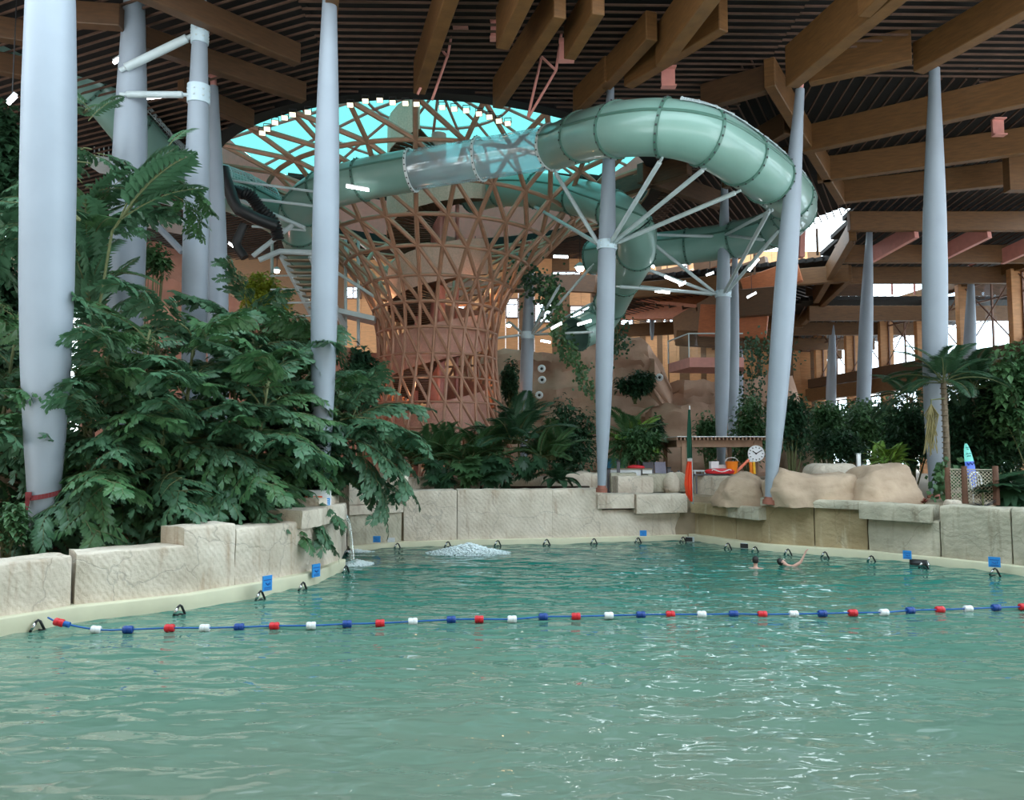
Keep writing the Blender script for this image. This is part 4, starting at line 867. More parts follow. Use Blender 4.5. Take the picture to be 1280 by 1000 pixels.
fishtail('slim fishtail palm with arching fronds reaching across the skylight column', g(352, 24.5, 1.4), [(-1.3, .1, 6.9), (1.2, .1, 5.6)], 8, lo=.62)
for (px, py, Y, yw, tl, s_) in ((432, 548, 23.6, .1, -.35, .95), (440, 560, 23.9, -.2, -.75, .9), (425, 525, 23.8, .2, .05, 1.0), (428, 535, 24.2, .3, -.2, .9)):
    put('frond', FM[int(px) % 4], COL.objects['fishtail_palm.004'], at(px, py, Y), yw, tl, s_)
# tall palm with upright plumes between the two left columns
tp = thing('palm_tree', 'tall palm with upright plumes between the two leftmost columns', 'palm', None, g(118, 22.5))
P = smoothpath([tp.location, tp.location+Vector((-.2, 0, 4)), at(108, 262, 22.5)], 5); MB().tube(P, [lerp(.12, .07, k/(len(P)-1)) for k in range(len(P))], 8).build('trunk', M_bark, tp, smooth=True)
for k in range(26):
    u = k/25; put('frond', PTALL[0] if k % 3 else PM[0], tp, P[-1].lerp(P[-5], RN.random()*.9), k*2.4, lerp(1.45, .1, u)+RN.uniform(-.15, .15), RN.uniform(.85, 1.35), RN.uniform(-.5, .5))
for k, (yw, tl, s_) in enumerate(((.1, .75, 1.5), (-.3, .55, 1.5), (.4, .45, 1.35), (.2, .95, 1.4), (2.6, .5, 1.4), (3.4, .2, 1.5), (3.0, -.1, 1.3))): put('frond', PTALL[0] if k < 4 else FM[k % 4], tp, at(150, 275, 21.5) if k < 4 else at(100, 275, 20.5), yw, tl, s_)
for k in range(22):
    px, py = ((112, 150), (118, 200), (106, 240), (126, 285), (205, 195), (212, 232))[k % 6]; put('frond', FM[k % 6] if k % 2 else PTALL[0], tp, at(px+RN.uniform(-6, 6), py+RN.uniform(-14, 14), 22.3), RN.uniform(0, 6.28), RN.uniform(-.5, .8), RN.uniform(.5, .8))
MB().tube([at(150, 275, 21.5), at(180, 240, 21.9), at(210, 200, 22.2)], .035, 6).build('side_cane', M_stem, tp)
MB().tube([P[-5], at(140, 290, 21.6), at(150, 275, 21.5)], .04, 6).build('side_cane', M_stem, tp)
# --- bushes: leafy branches
def bush(label, x0_, x1_, yt, yb, Y, m, n=700, leaf=.2, depth=None, name='shrub', group=None, seed=0, cat='shrub', tops=None, ground=None, cl=14):
    r = random.Random(seed+int(x0_)); a, b = at(x0_, yb, Y), at(x1_, yt, Y); c = Vector(((a.x+b.x)/2, Y, a.z)); rx, H = (b.x-a.x)/2, b.z-a.z; ry = (depth or rx*1.4)/2
    ground = (1.68 if Y > 26 and name == 'shrub' else a.z) if ground is None else ground; base = Vector((c.x, Y, min(a.z, ground))); t = thing(name, label, cat, group, base); st = MB(); lv = MB()
    tips = []
    for k in range(cl):
        an = r.uniform(0, 6.28); u = sqrt(r.random())*.8; hz = r.uniform(.35, .92); wz = sqrt(max(.1, 1-((hz-.45)/.6)**2)); tips.append(Vector((c.x+rx*u*cos(an)*wz, Y+ry*u*sin(an)*wz, a.z+H*hz)))
    for tp_ in tips: st.tube(smoothpath([base+Vector((r.uniform(-.1, .1), 0, -.05)), base.lerp(tp_, .5)+Vector((r.uniform(-.15, .15)*rx, 0, .1*H)), tp_], 3), [.035*max(1, H/3)*lerp(1, .3, k/6) for k in range(7)], 5)
    n = int(n*2.2); leaf *= 1.2
    for k in range(n):
        tp_ = tips[k % cl]; d = Vector((r.gauss(0, 1), r.gauss(0, 1), r.gauss(0, 1))).normalized()*(r.random()**.5); p = tp_+Vector((d.x*rx*.52, d.y*ry*.52, d.z*H*.3))
        p.z = max(p.z, a.z+.05); p.x = min(max(p.x, a.x), b.x); e = Vector((d.x+r.gauss(0, .5), d.y+r.gauss(0, .5)-.2, r.uniform(-.7, .35))).normalized(); s = e.cross(Vector((0, 0, 1)))
        if s.length < .01: continue
        s.normalize(); l = leaf*r.uniform(.7, 1.3); w = l*.3; up = s.cross(e)*.12*l
        lv.add([p, p+e*l*.45-s*w+up, p+e*l*.5, p+e*l*.45+s*w+up, p+e*l+Vector((0, 0, -.2*l))], [(0, 1, 2), (0, 2, 3), (1, 4, 2), (2, 4, 3)])
    st.build('branches', M_stem, t, smooth=True); lv.build('foliage', m, t, kind='stuff'); return t
def palmbush(label, base, n, sc, meshes, name='palm', tilt=(.2, 1.25), spread=.25, group=None, stemh=0, r0=.06, trunkm=None, cat='palm', lf='frond'):
    base = Vector(base); t = thing(name, label, cat, group, base); top = base+Vector((0, 0, stemh))
    MB().tube([base+Vector((0, 0, -.08)), base.lerp(top, .5)+Vector((.03, 0, 0)), top+Vector((0, 0, .12))], [r0, r0*.85, r0*.7], 9).build('trunk' if stemh else 'crown_base', trunkm or M_stem, t, smooth=True)
    for k in range(n):
        put(lf, meshes[k % len(meshes)], t, top+Vector((RN.uniform(-1, 1), RN.uniform(-1, 1), 0))*1.0-Vector((0, 0, 0)) if False else top+Vector((RN.uniform(-spread, spread), RN.uniform(-spread, spread), 0)), k*2.4+RN.uniform(-.4, .4), lerp(tilt[1], tilt[0], k/max(1, n-1))+RN.uniform(-.15, .15), sc*RN.uniform(.8, 1.15), RN.uniform(-.25, .25))
    return t
# centre planter in front of the tower
for i, (px, Y, sc, n, mm, lb, dz) in enumerate(((500, 33.2, 1.05, 26, PM, 'dark feathery palm at the left end of the centre planter', .5), (535, 33.6, 1.15, 26, PM, 'feathery palm below the left half of the lattice tower', .5), (572, 33.2, 1.05, 24, PM, 'dark feathery palm below the middle of the lattice tower', .4), (606, 33.5, 1.15, 26, PM, 'feathery palm below the right half of the lattice tower', .5),
        (648, 33.3, 1.25, 28, PD, 'large arching palm with a bare leaning stem right of the tower foot', 1.3), (684, 33.6, 1.1, 26, PM, 'arching palm at the right end of the centre planter', .6))):
    palmbush(lb, g(px, Y, 2.2), n+4, sc, mm, 'palm', (.15, 1.3), .5, 'palms of the centre planter', dz+.35, .05)
for i, (px, py, Y, me, n, s_, lb) in enumerate(((548, 597, 32.1, SPL[1:], 16, 1.0, 'dark split leaved plant hanging over the white wall, left'), (586, 592, 32.1, SPL[:1], 16, 1.2, 'bright split leaved plant hanging over the white wall under the tower'), (622, 594, 32.1, SPL[1:], 16, 1.1, 'dark split leaved plant hanging over the white wall, right'), (662, 592, 32.2, SPL[1:], 14, .9, 'small dark split leaved plant beside the dark bird nest fern'))):
    p = at(px, py-6, Y); t = thing('split_leaf_plant', lb, 'plant', 'split leaved plants on the centre wall', p)
    MB().tube([p, p+Vector((0, .3, -.5))], .05, 6).build('stem', M_stem, t)
    for k in range(n): put('leaf', me[0], t, p+Vector((RN.uniform(-.45, .45), RN.uniform(-.3, .05), RN.uniform(-.35, .55))), R(-90)+RN.uniform(-1.2, 1.2), RN.uniform(-1.2, .2), s_*RN.uniform(.8, 1.2))
palmbush('dark glossy bird nest fern spreading on the white wall', at(699, 602, 32.0), 30, 1.3, SLF, 'bird_nest_fern', (-.35, 1.2), .15, None, 0, .1, cat='fern', lf='leaf')
# middle distance
bush('dark speckled shrub left of the centre column', 684, 746, 505, 592, 37, L_dark, 900, .22)
bush('low dark shrub behind the bird nest fern', 650, 752, 548, 606, 35, L_dark, 700, .2)
palmbush('palm with arching fronds right of the centre column', g(789, 37, 1.7), 30, 1.35, PM+PL, 'palm', (-.2, 1.25), .2, None, 2.0, .12, M_bark)
bush('round leafy shrub under the palm right of the centre column', 765, 830, 540, 592, 35.5, L_mid, 800, .2)
bush('dark clipped hedge column beside the cliff, right of the centre palm', 810, 832, 526, 575, 44, L_dark, 700, .2, 1.2, 'hedge', cat='hedge')
bush('dark hanging greenery in the recess of the tall cliff', 772, 816, 466, 504, 53, L_dark, 900, .28, 1.5, 'hedge', cat='hedge')
bush('dark green hedge column just right of the lattice tower', 628, 647, 457, 522, 47, L_dark, 700, .22, 1.0, 'hedge', cat='hedge')
bush('dark plants behind the left side of the lattice tower', 425, 480, 440, 540, 36, L_dark, 900, .3)
bush('shrub under the left end of the pergola', 868, 902, 520, 592, 43, L_mid, 600, .22)
bush('leafy shrub between the clustered columns and the leaning column', 908, 962, 502, 600, 43, L_mid, 900, .25)
bush('dark shrub right behind the leaning column', 968, 1010, 505, 592, 34, L_dark, 900, .2)
bush('green shrub in front of the stepped rock on the right', 1012, 1052, 512, 584, 37, L_mid, 900, .2)
bush('broad leafy shrub crown around the slender column', 1040, 1132, 504, 586, 40, L_mid, 1300, .22)
bush('dark bushy shrub left of the light green plant', 1018, 1078, 540, 588, 35, L_dark, 700, .18)
palmbush('light green leafy plant behind the tall boulder', g(1112, 31.5, 1.75), 26, .8, PL, 'fern', (.1, 1.3), .35, None, 1.2, .05, cat='fern')
bush('yellow green lit shrub beside the skylight column on the left', 292, 362, 350, 412, 41, L_yel, 900, .26)
bush('green undergrowth below the yellow shrub', 300, 400, 395, 480, 38, L_mid, 900, .3)
bush('dark tree crown at the far left edge behind the thick column', -60, 40, 300, 520, 25, L_dark, 1500, .34, 2.5, 'tree', cat='tree', ground=1.0)
bush('dark tangle of shrubs at the top left behind the thick column', -40, 36, 150, 320, 26, L_dark, 900, .34, 2.5, 'tree', cat='tree', ground=1.0)
bush('thin leafy shrub rising in front of the pink lit rock', 176, 208, 308, 352, 27, L_mid, 260, .2, 1)
bush('dark undergrowth filling the left planter', 75, 330, 560, 690, 22.8, L_dark, 1700, .26, 1.6, seed=3)
bush('dark undergrowth at the right end of the left planter', 320, 425, 520, 640, 23.2, L_dark, 900, .26, 1.4, seed=4)
bush('small green plants at the far left foot of the ribboned column', -10, 30, 632, 698, 17.2, L_mid, 160, .16, .8, seed=5)
# hanging vines
def vine(label, pts, Y, n, spread, m, seed):
    r = random.Random(seed); P = smoothpath([at(x, y, Y) for x, y in pts], 8); t = thing('hanging_vine', label, 'vine', 'vines', P[-1]); MB().tube(P, .03, 5).build('stem', M_stem, t); lv = MB()
    for k in range(n):
        p = r.choice(P)+Vector((r.gauss(0, spread), r.gauss(0, spread*.6), r.gauss(0, spread))); e = Vector((r.gauss(0, 1), r.gauss(0, 1)-.3, -.8)).normalized(); s = e.cross(Vector((0, 1, .2))).normalized(); l = .26*r.uniform(.6, 1.2)
        lv.add([p, p+e*l*.5-s*l*.35, p+e*l, p+e*l*.5+s*l*.35], [(0, 1, 2, 3)])
    lv.build('foliage', m, t, kind='stuff'); return t
vine('long green vine trailing diagonally down to the cliff left of the centre column', [(688, 352), (692, 380), (698, 410), (708, 435), (722, 455), (740, 492)], 42, 700, .28, L_mid, 1)
vine('dark ivy clump around the top of the ivy column', [(652, 330), (660, 345), (676, 360), (688, 372)], 42.5, 500, .5, L_dark, 2)
vine('dark creeper hanging beside the curled green slide', [(768, 395), (772, 420), (770, 440)], 47, 260, .4, L_dark, 3)
vine('creeper trailing over the rocks below the balcony', [(930, 440), (940, 462), (938, 490), (928, 520)], 51, 420, .6, L_dark, 4)
vine('green creeper at the right of the clustered columns, under the soffit', [(935, 430), (960, 440), (985, 450)], 54, 360, .5, L_dark, 5)
vine('climber at the base of the upright right column', [(1180, 585), (1178, 600), (1181, 616)], 27.6, 160, .2, L_mid, 6)
# right hand palms
rp = palmbush('palm with a ringed grey trunk and short fronds beside the upright right column', g(1184, 28.3, 1.75), 17, 1.05, PD, 'palm_tree', (-.3, 1.15), .12, None, 4.3, .13, M_bark)
for k in range(21): z = .3+k*.2; MB().lathe([(.125, -.02), (.137, 0), (.125, .02)], rp.location+Vector((0, 0, z)), 9).build('trunk_ring', M_bark, rp)
palmbush('palm crown behind the rope net, right of the upright right column', g(1222, 30, 1.75), 20, 1.15, PD, 'palm_tree', (-.3, 1.1), .12, None, 4.2, .13, M_bark)
palmbush('palm crown left of the upright right column', g(1142, 33, 1.75), 15, 1.05, PD, 'palm_tree', (-.3, 1.0), .12, None, 4.0, .1, M_bark)
bush('tall dark tree at the right edge behind the rope net', 1190, 1300, 478, 632, 31, L_dark, 2800, .28, 3, 'tree', cat='tree', ground=1.7)
bush('leafy tree crown at the far right edge', 1243, 1340, 448, 570, 28.5, L_mid, 1500, .26, 2.5, 'tree', cat='tree', ground=1.7)
bush('dense dark shrub behind the surfboard', 1180, 1270, 505, 628, 30, L_dark, 1700, .22, 1.6)
bush('dark shrub between the slender column and the upright right column', 1110, 1172, 500, 600, 33, L_dark, 1300, .2, 2)
bush('wide leafy thicket in front of the far lower windows', 1005, 1200, 508, 590, 44, L_mid, 2400, .3, 3, cl=26)
bush('dark thicket at the right behind the palms', 1150, 1330, 500, 600, 38, L_dark, 2400, .3, 3, cl=26)
p = at(1164, 505, 27.6); t = thing('flower_spike', 'brown drooping palm flower spike in front of the upright right column', 'palm flower', None, p); mb = MB(); mb.m = 0
MB().tube([at(1180, 498, 28), p+Vector((0, 0, .15)), p], .025, 6).build('stalk', M_stem, t)
for k in range(46):
    q = p+Vector((RN.uniform(-.22, .22), RN.uniform(-.15, .15), 0)); e = at(1163+RN.uniform(-9, 9), RN.uniform(535, 572), 27.6); mb.tube([p, q+Vector((0, 0, -.4)), e], .016, 4)
mb.build('strands', mat('spike_brown', srgb(128, 118, 78), .8, var=.2), t, kind='stuff')
for i, (px, py, s_, lb) in enumerate(((1258, 612, 1.5, 'big split leaved plant at the right edge on the pool wall'), (1278, 622, 1.3, 'split leaved plant cut by the right edge of the picture'))):
    p = at(px, py+14, 25.4); t = thing('split_leaf_plant', lb, 'plant', 'split leaved plants on the right wall', p); MB().tube([p, p+Vector((0, 0, .4))], .05, 6).build('stem', M_stem, t)
    for k in range(18): put('leaf', SPL[1], t, p+Vector((RN.uniform(-.5, .5), RN.uniform(-.2, .4), RN.uniform(.1, .9))), R(-90)+RN.uniform(-1.3, 1.3), RN.uniform(-.8, .5), s_*RN.uniform(.8, 1.2))
palmbush('small red leaved plant at the foot of the upright right column', at(1154, 629, 26.2), 12, .28, [strap_leaf(3).mesh('leaf', [mat('red_leaf', srgb(120, 60, 50), .5)])], 'bromeliad', (.1, 1.2), .05, cat='plant', lf='leaf', r0=.03)
#PART6
# ================================================================== POOL FITTINGS
def on_water(px, py, dz=0.0): p = onz(px, py, dz); return Vector((p.x, p.y, dz))
FLO = [(72, 778), (120, 787), (160, 787), (212, 785), (256, 785), (299, 784), (343, 782.5), (389, 782), (434, 780), (475, 779), (516, 777), (564, 774.5), (599, 774), (640, 774), (679, 771), (720, 770.5), (761, 769.5), (801, 768.5), (838, 768), (877, 768), (917, 767.5), (953, 768), (992, 767.5), (1028, 767), (1066, 766), (1105, 765.5), (1138, 763), (1175, 762), (1210, 761), (1245, 759.5), (1279, 758.5), (1314, 757), (1350, 756), (1386, 755), (1422, 754), (1458, 753), (1494, 752), (1530, 752)]
rp_pts = [at(60, 772, 15.1)] + [onz(x, y, .06) for x, y in FLO]
rp_pts[1] = at(74, 778, 14.95)
ln = thing('lane_rope', 'blue rope with red, white and blue floats stretched across the pool', 'rope', None, rp_pts[2])
MB().tube(smoothpath(rp_pts, 4), .016, 6).build('rope', M_rope, ln, smooth=True)
for i, (x, y) in enumerate(FLO):
    p = rp_pts[i+1]; nx_ = rp_pts[min(i+2, len(rp_pts)-1)]-rp_pts[i]; q = Vector((0, 0, 1)).rotation_difference(nx_.normalized()).to_matrix(); cm = (M_red, M_white, M_blue)[i % 3]; ww = .09
    MB().lathe([(.03, -ww), (.062, -ww), (.075, -ww+.02), (.075, -.015), (.068, -.01), (.068, .01), (.075, .015), (.075, ww-.02), (.062, ww), (.03, ww)], p, 14, q).build('float', cm, ln, smooth=40, label=('red', 'white', 'dark blue')[i % 3]+' rope float')
    if i == 0: MB().lathe([(.03, .09), (.055, .09), (.055, .2), (.03, .2)], p, 12, q).build('float', M_rope, ln, smooth=40, label='small blue end float')
def grabline(label, hooks, nrm):
    t = thing('grab_line', label, 'rope', 'grab lines along the pool edge', onz(*hooks[0], .05)); nrm = Vector(nrm); P = [onz(x, y-1.5, .12)+nrm*.06 for x, y in hooks]
    for p in P:
        p2 = p+nrm*.03+Vector((0, 0, .05)); s = nrm.cross(Vector((0, 0, 1)))
        MB().tube([p2-s*.13+Vector((0, 0, -.2)), p2-s*.04, p2+Vector((0, 0, .03)), p2+s*.04, p2+s*.14+Vector((0, 0, -.18))], .026, 7).build('shackle', M_black, t, smooth=True)
        MB().tube([p2+s*.05+Vector((0, 0, -.02)), p2+s*.12+Vector((0, 0, -.14))], .034, 8).build('steel_link', M_chrome, t, smooth=True)
    mb = MB()
    for a, b in zip(P, P[1:]): mb.tube([a.lerp(b, k/10)+nrm*.05+Vector((0, 0, -.1-.25*sin(pi*k/10))) for k in range(11)], .018, 5)
    mb.build('rope', M_black, t, smooth=True)
grabline('black grab line on steel shackles along the left pool wall', [(45, 781), (222, 762), (323, 744), (376, 733), (430, 712)], (.8, -.6, 0))
grabline('black grab line on steel shackles along the back pool wall', [(438, 690), (497, 683), (560, 681), (622, 679.5), (683, 678), (742, 677), (797, 676), (853, 675)], (.1, -1, 0))
grabline('black grab line on steel shackles along the right pool wall', [(911, 683), (945, 687.5), (986, 690.5), (1032, 694), (1090, 699), (1155, 706), (1244, 715)], (-.55, -.83, 0))
M_mark = mat('sign_print', srgb(24, 80, 160), .5, var=.02)
def wallsign(label, px, py, Y, w, h, yaw, m=None):
    p = at(px, py, Y); o = thing('depth_sign', label, 'sign', 'blue depth signs on the pool walls', p, absolute=False); o.rotation_euler = (0, 0, yaw)
    MB().box((0, 0, 0), (w, .03, h)).build('panel', m or M_sign, o); dk = M_mark if not m else M_steel
    MB().box((0, -.018, h*.22), (w*.8, .008, h*.06)).build('print_bar', dk, o); mb = MB()
    mb.tube([(w*(-.36+.09*k), -.018, h*(-.3+.045*(k % 2))) for k in range(9)], h*.02, 4); mb.tube([(w*(-.36+.09*k), -.018, h*(-.4+.045*(k % 2))) for k in range(9)], h*.02, 4); mb.build('wave_print', dk, o)
    mb = MB(); mb.tube([(-w*.2, -.018, h*.02), (0, -.018, -h*.1), (w*.05, -.018, -h*.12), (w*.1, -.018, -h*.02)], h*.045, 5); mb.box((w*.24, -.018, -h*.04), (w*.06, .008, h*.2)); mb.build('figure_print', dk, o)
wallsign('blue sign on the left pool wall, nearer one of two', 334, 729, 18.6, .27, .36, R(57)); wallsign('blue sign on the left pool wall, farther one of two', 395, 713, 20.5, .27, .34, R(57))
wallsign('small blue sign on the back wall beside the falling water', 471, 674, 27.4, .26, .22, R(8)); wallsign('pale worn sign on the back wall beside a blue one', 489, 675, 27.7, .26, .16, R(8), M_white)
wallsign('round looking blue sign in the middle of the back wall', 804, 666.5, 30.2, .26, .22, 0)
wallsign('narrow blue sign on the right pool wall above a black box', 1134, 693.5, 24.05, .24, .26, R(-33)); wallsign('larger square blue sign near the right edge of the right pool wall', 1243, 702.5, 22.35, .3, .29, R(-33))
p = at(1148, 705, 24.1); t = thing('wall_speaker', 'black box fixed on the right pool wall at the waterline', 'box', None, p, absolute=False); t.rotation_euler = (0, 0, R(-33)); mb = MB(); mb.lathe([(.13, -.24), (.14, -.22), (.14, .22), (.13, .24)], (0, 0, 0), 10, Matrix.Rotation(pi/2, 3, 'Y')); mb.build('body', M_black, t, smooth=30); MB().tube([(.24, 0, .1), (.3, -.05, 0), (.26, -.05, -.14)], .03, 6).build('bracket', M_chrome, t)
for px, py, Y, lb in ((862, 674, 30.2, 'small dark box at the waterline in the pool corner'), (931, 682, 28.2, 'small dark box at the waterline below the brown stained wall')):
    t = thing('wall_outlet', lb, 'box', 'dark outlets at the waterline', at(px, py, Y)); MB().box(at(px, py, Y), (.28, .2, .16), R(-30)).build('body', M_black, t); MB().box(at(px, py, Y)+Vector((0, -.08, 0)), (.32, .04, .2), R(-30)).build('flange', M_steel, t)
# foam and falling water
M_foam = mat('foam', srgb(232, 244, 246), .8, var=.05, scale=20); M_jet = glass('falling_water', (.88, .95, .95), .3, .2)
def foam(label, px, py, w, d, h, n, seed):
    r = random.Random(seed); c = onz(px, py, 0); mb = MB()
    for k in range(n):
        a, u = r.uniform(0, 6.28), r.random()**.7; x, y = cos(a)*u, sin(a)*u; hh = h*max(0, 1-u)**1.2*r.uniform(.3, 1.1); s = r.uniform(.015, .05)*(1.3-u); p = c+Vector((x*w, y*d, wave(c.x+x*w, c.y+y*d)+hh))
        mb.add([p+Vector((s*2, 0, 0)), p+Vector((0, s, 0)), p-Vector((s*2, 0, 0)), p-Vector((0, s, 0)), p+Vector((0, 0, s)), p-Vector((0, 0, s))], [(0, 1, 4), (1, 2, 4), (2, 3, 4), (3, 0, 4), (1, 0, 5), (2, 1, 5), (3, 2, 5), (0, 3, 5)])
    tag(mb.build('foam', M_foam, None, smooth=True), label, 'foam', kind='stuff')
foam('white bubbling foam welling up in the pool before the back wall', 585, 691, 1.5, .8, .32, 2600, 1); foam('white splash where the spout of water hits the pool', 446, 705, .55, .7, .12, 900, 2); foam('thin white foam in the corner behind the spout', 447, 690, .6, .3, .05, 300, 3)
jt = thing('water_spout', 'thin stream of water falling from the end of the left wall', 'water', None, at(437, 648, 23.2))
P = [at(x, y, 23.4+k*.02) for k, (x, y) in enumerate(((433, 646), (436, 652), (438.5, 665), (440, 682), (441, 703)))]; MB().tube(smoothpath(P, 5), [.09-.045*sin(pi*k/20) for k in range(21)], 8).build('stream', M_jet, jt, smooth=True)
MB().tube([P[0]+Vector((-.35, .1, .05)), P[0]+Vector((.02, 0, 0))], .06, 10).build('nozzle', M_steel, jt, smooth=40)
t = thing('notice_box', 'white box with an orange panel and a blue notice on the left wall ledge', 'sign', None, at(394, 630, 22.9)); mb = MB(); p = at(397, 623, 22.5); mb.box(p, (.72, .5, .5), R(20)); mb.build('box_body', M_white, t)
q = Matrix.Rotation(R(20), 3, 'Z'); mb = MB(); mb.add([p+q @ Vector(v) for v in ((-.4, -.27, .08), (.1, -.27, .08), (.1, -.27, -.22), (-.18, -.27, -.22))], [(3, 2, 1, 0)]); mb.add([p+q @ Vector(v) for v in ((-.4, -.29, .08), (.1, -.29, .08), (.1, -.29, -.22), (-.18, -.29, -.22))], [(3, 2, 1, 0)]); mb.build('orange_panel', mat('orange_print', srgb(236, 96, 30), .5), t)
MB().box(p+q @ Vector((.22, -.27, -.1)), (.2, .03, .24), R(20)).build('blue_notice', M_sign, t); mb = MB()
for k in range(3): mb.box(p+q @ Vector((.22, -.29, -.03-.06*k)), (.13, .01, .02), R(20))
mb.build('notice_print', M_white, t)
# ================================================================== LIFEGUARD DECK
pg = thing('pergola', 'low brown timber pergola with a slatted roof behind the pool wall', 'pergola', None, at(895, 600, 36)); M_pg = mat('pergola_wood', srgb(150, 118, 96), .7, var=.15)
zt = at(890, 552, 35).z; xL, xR, yF, yK = at(848, 560, 35).x, at(944, 560, 34).x, 34.0, 38.0
for x in (xL, xR):
    for y in (yF, yK): MB().box((x, y, (1.72+zt)/2), (.17, .17, zt-1.72)).build('post', M_pg, pg)
for y in (yF, yK): MB().box(((xL+xR)/2, y, zt-.1), (xR-xL+.6, .12, .3)).build('beam', M_pg, pg)
for x in (xL, xR): MB().box((x, (yF+yK)/2, zt-.1), (.12, yK-yF, .28)).build('beam', M_pg, pg)
for k in range(24): x = lerp(xL-.35, xR+.35, k/23); MB().box((x, (yF+yK)/2, zt+.11), (.06, yK-yF+.8, .12)).build('roof_slat', M_pg, pg)
mb = MB(); mb.box(((xL+xR)/2, (yF+yK)/2, zt+.2), (xR-xL+.7, yK-yF+.8, .03)); mb.build('roof_sheet', M_white, pg)
ck = thing('clock', 'round white wall clock with black hands on the pergola post', 'clock', None, at(945, 567, 33.6), absolute=False); ck.rotation_euler = (0, 0, R(-14)); r = msize(10.2, 567, 33.6)
ax = Matrix.Rotation(pi/2, 3, 'X'); MB().lathe([(r*.9, -.08), (r, -.06), (r, .06), (r*.94, .08), (r*.92, .05)], (0, 0, 0), 32, ax).build('case', M_white, ck, smooth=40); MB().lathe([(.01, .0), (r*.92, .0), (r*.92, .058), (.01, .058)], (0, 0, 0), 32, ax).build('dial', mat('dial_white', srgb(240, 242, 246), .5, var=.01), ck, smooth=40)
for k in range(12):
    a = k*pi/6; MB().box((r*.76*sin(a), -.066, r*.76*cos(a)), (r*.1, .012, r*.16), mx=Matrix.Rotation(a, 3, 'Y')).build('hour_mark', M_black, ck)
for nm, a, l, w in (('hour_hand', R(-52), .5, .085), ('minute_hand', R(58), .72, .06)):
    d = Vector((sin(a), 0, cos(a))); MB().beam(Vector((0, -.075, 0))-d*r*.12, Vector((0, -.075, 0))+d*r*l, .012, r*w*1.4, Vector((0, 0, 1)) if 0 else d.cross(Vector((0, 1, 0)))).build(nm, M_black, ck)
# flag on a leaning pole
fg = thing('flag', 'tall green and orange flag hanging limp on a white pole before the pergola', 'flag', None, at(865, 632, 29.6)); YF = 29.3
MB().tube([at(866, 630, YF+.3), at(864, 560, YF+.1), at(862, 507, YF)], [.035, .03, .018], 8).build('pole', M_white, fg, smooth=True)
def cloth(name, rows, m):
    """rows: (py, px left, px right); limp folds give the cloth depth"""
    mb = MB(); n = 8; vs = []
    for i, (py, xa, xb) in enumerate(rows):
        for j in range(n+1): vs.append(at(lerp(xa, xb, j/n), py, YF-.06)+Vector((0, .09*sin(j*1.9+i*.35), 0)))
    k = len(vs); vs += [v+Vector((0, .02, 0)) for v in vs]; fs = [(i*(n+1)+j, i*(n+1)+j+1, (i+1)*(n+1)+j+1, (i+1)*(n+1)+j) for i in range(len(rows)-1) for j in range(n)]
    mb.add(vs, [f[::-1] for f in fs]+[tuple(v+k for v in f) for f in fs]); return mb.build(name, m, fg, smooth=True)
cloth('green_cloth', [(512, 860.5, 863), (530, 859.5, 864), (550, 859, 864.6), (573, 859.5, 865)], mat('flag_green', srgb(20, 84, 62), .7, var=.06)); cloth('white_cloth', [(572, 859.5, 865), (577, 859.5, 865)], M_white)
cloth('orange_cloth', [(576, 859.5, 865), (590, 857, 865), (605, 856, 865), (618, 858, 865), (627, 863.5, 865.2)], mat('flag_orange', srgb(236, 74, 30), .65, var=.05))
def prop(name, label, cat, px, py, Y, fn, group=None):
    p = at(px, py, Y); p.z = max(p.z, 1.73); t = thing(name, label, cat, group, p, absolute=False); fn(t); return t
M_or = mat('orange_plastic', srgb(244, 132, 20), .4, var=.04); M_gr = mat('dark_grey_cloth', srgb(96, 92, 98), .8, var=.1); M_pinkn = mat('coral_foam', srgb(240, 130, 100), .7); M_yel = mat('yellow_foam', srgb(236, 176, 40), .7)
LZ = 1.74; TZ = 2.55
def bucket(t): MB().lathe([(.2, 0), (.26, .5), (.28, .5), (.28, .53), (.24, .53), (.19, .04)], (0, 0, 0), 18).build('body', M_or, t, smooth=40); MB().tube([(.27*cos(a), .0, .52+.18*sin(a)) for a in [pi*k/8 for k in range(9)]], .012, 5).build('handle', M_white, t)
def table(w, m, top=.72):
    def f(t):
        MB().box((0, 0, top), (w, .7, .05)).build('tabletop', m, t)
        for x in (-1, 1):
            for y in (-1, 1): MB().box((x*(w/2-.06), y*.28, top/2-.01), (.06, .06, top-.03)).build('leg', m, t)
    return f
def chair(m):
    def f(t):
        MB().box((0, 0, .42), (.5, .5, .06)).build('seat', m, t); MB().beam((0, .22, .45), (0, .36, .98), .5, .05, Vector((0, 1, 0))).build('backrest', m, t)
        for x in (-.22, .22):
            for y in (-.2, .2): MB().tube([(x, y, 0), (x, y, .42)], .02, 6).build('leg', M_steel, t)
    return f
def bbox(px, py, Y): p = at(px, py, Y); return p
for (px, Y, z, nm, lb, cat, fn) in ((905, 32.8, LZ, 'table', 'grey lifeguard table under the pergola', 'table', table(2.6, M_gr, .8)),):
    t = thing(nm, lb, cat, None, Vector((at(px, 600, Y).x, Y, z)), absolute=False); fn(t)
t = thing('bucket', 'orange bucket on the lifeguard table', 'bucket', None, Vector((at(915, 590, 32.7).x, 32.7, TZ+.02)), absolute=False); bucket(t); TBZ = TZ
t = thing('rescue_board', 'flat red rescue float lying left of the orange bucket', 'float', None, Vector((at(899, 590, 32.7).x, 32.6, TZ+.02)), absolute=False)
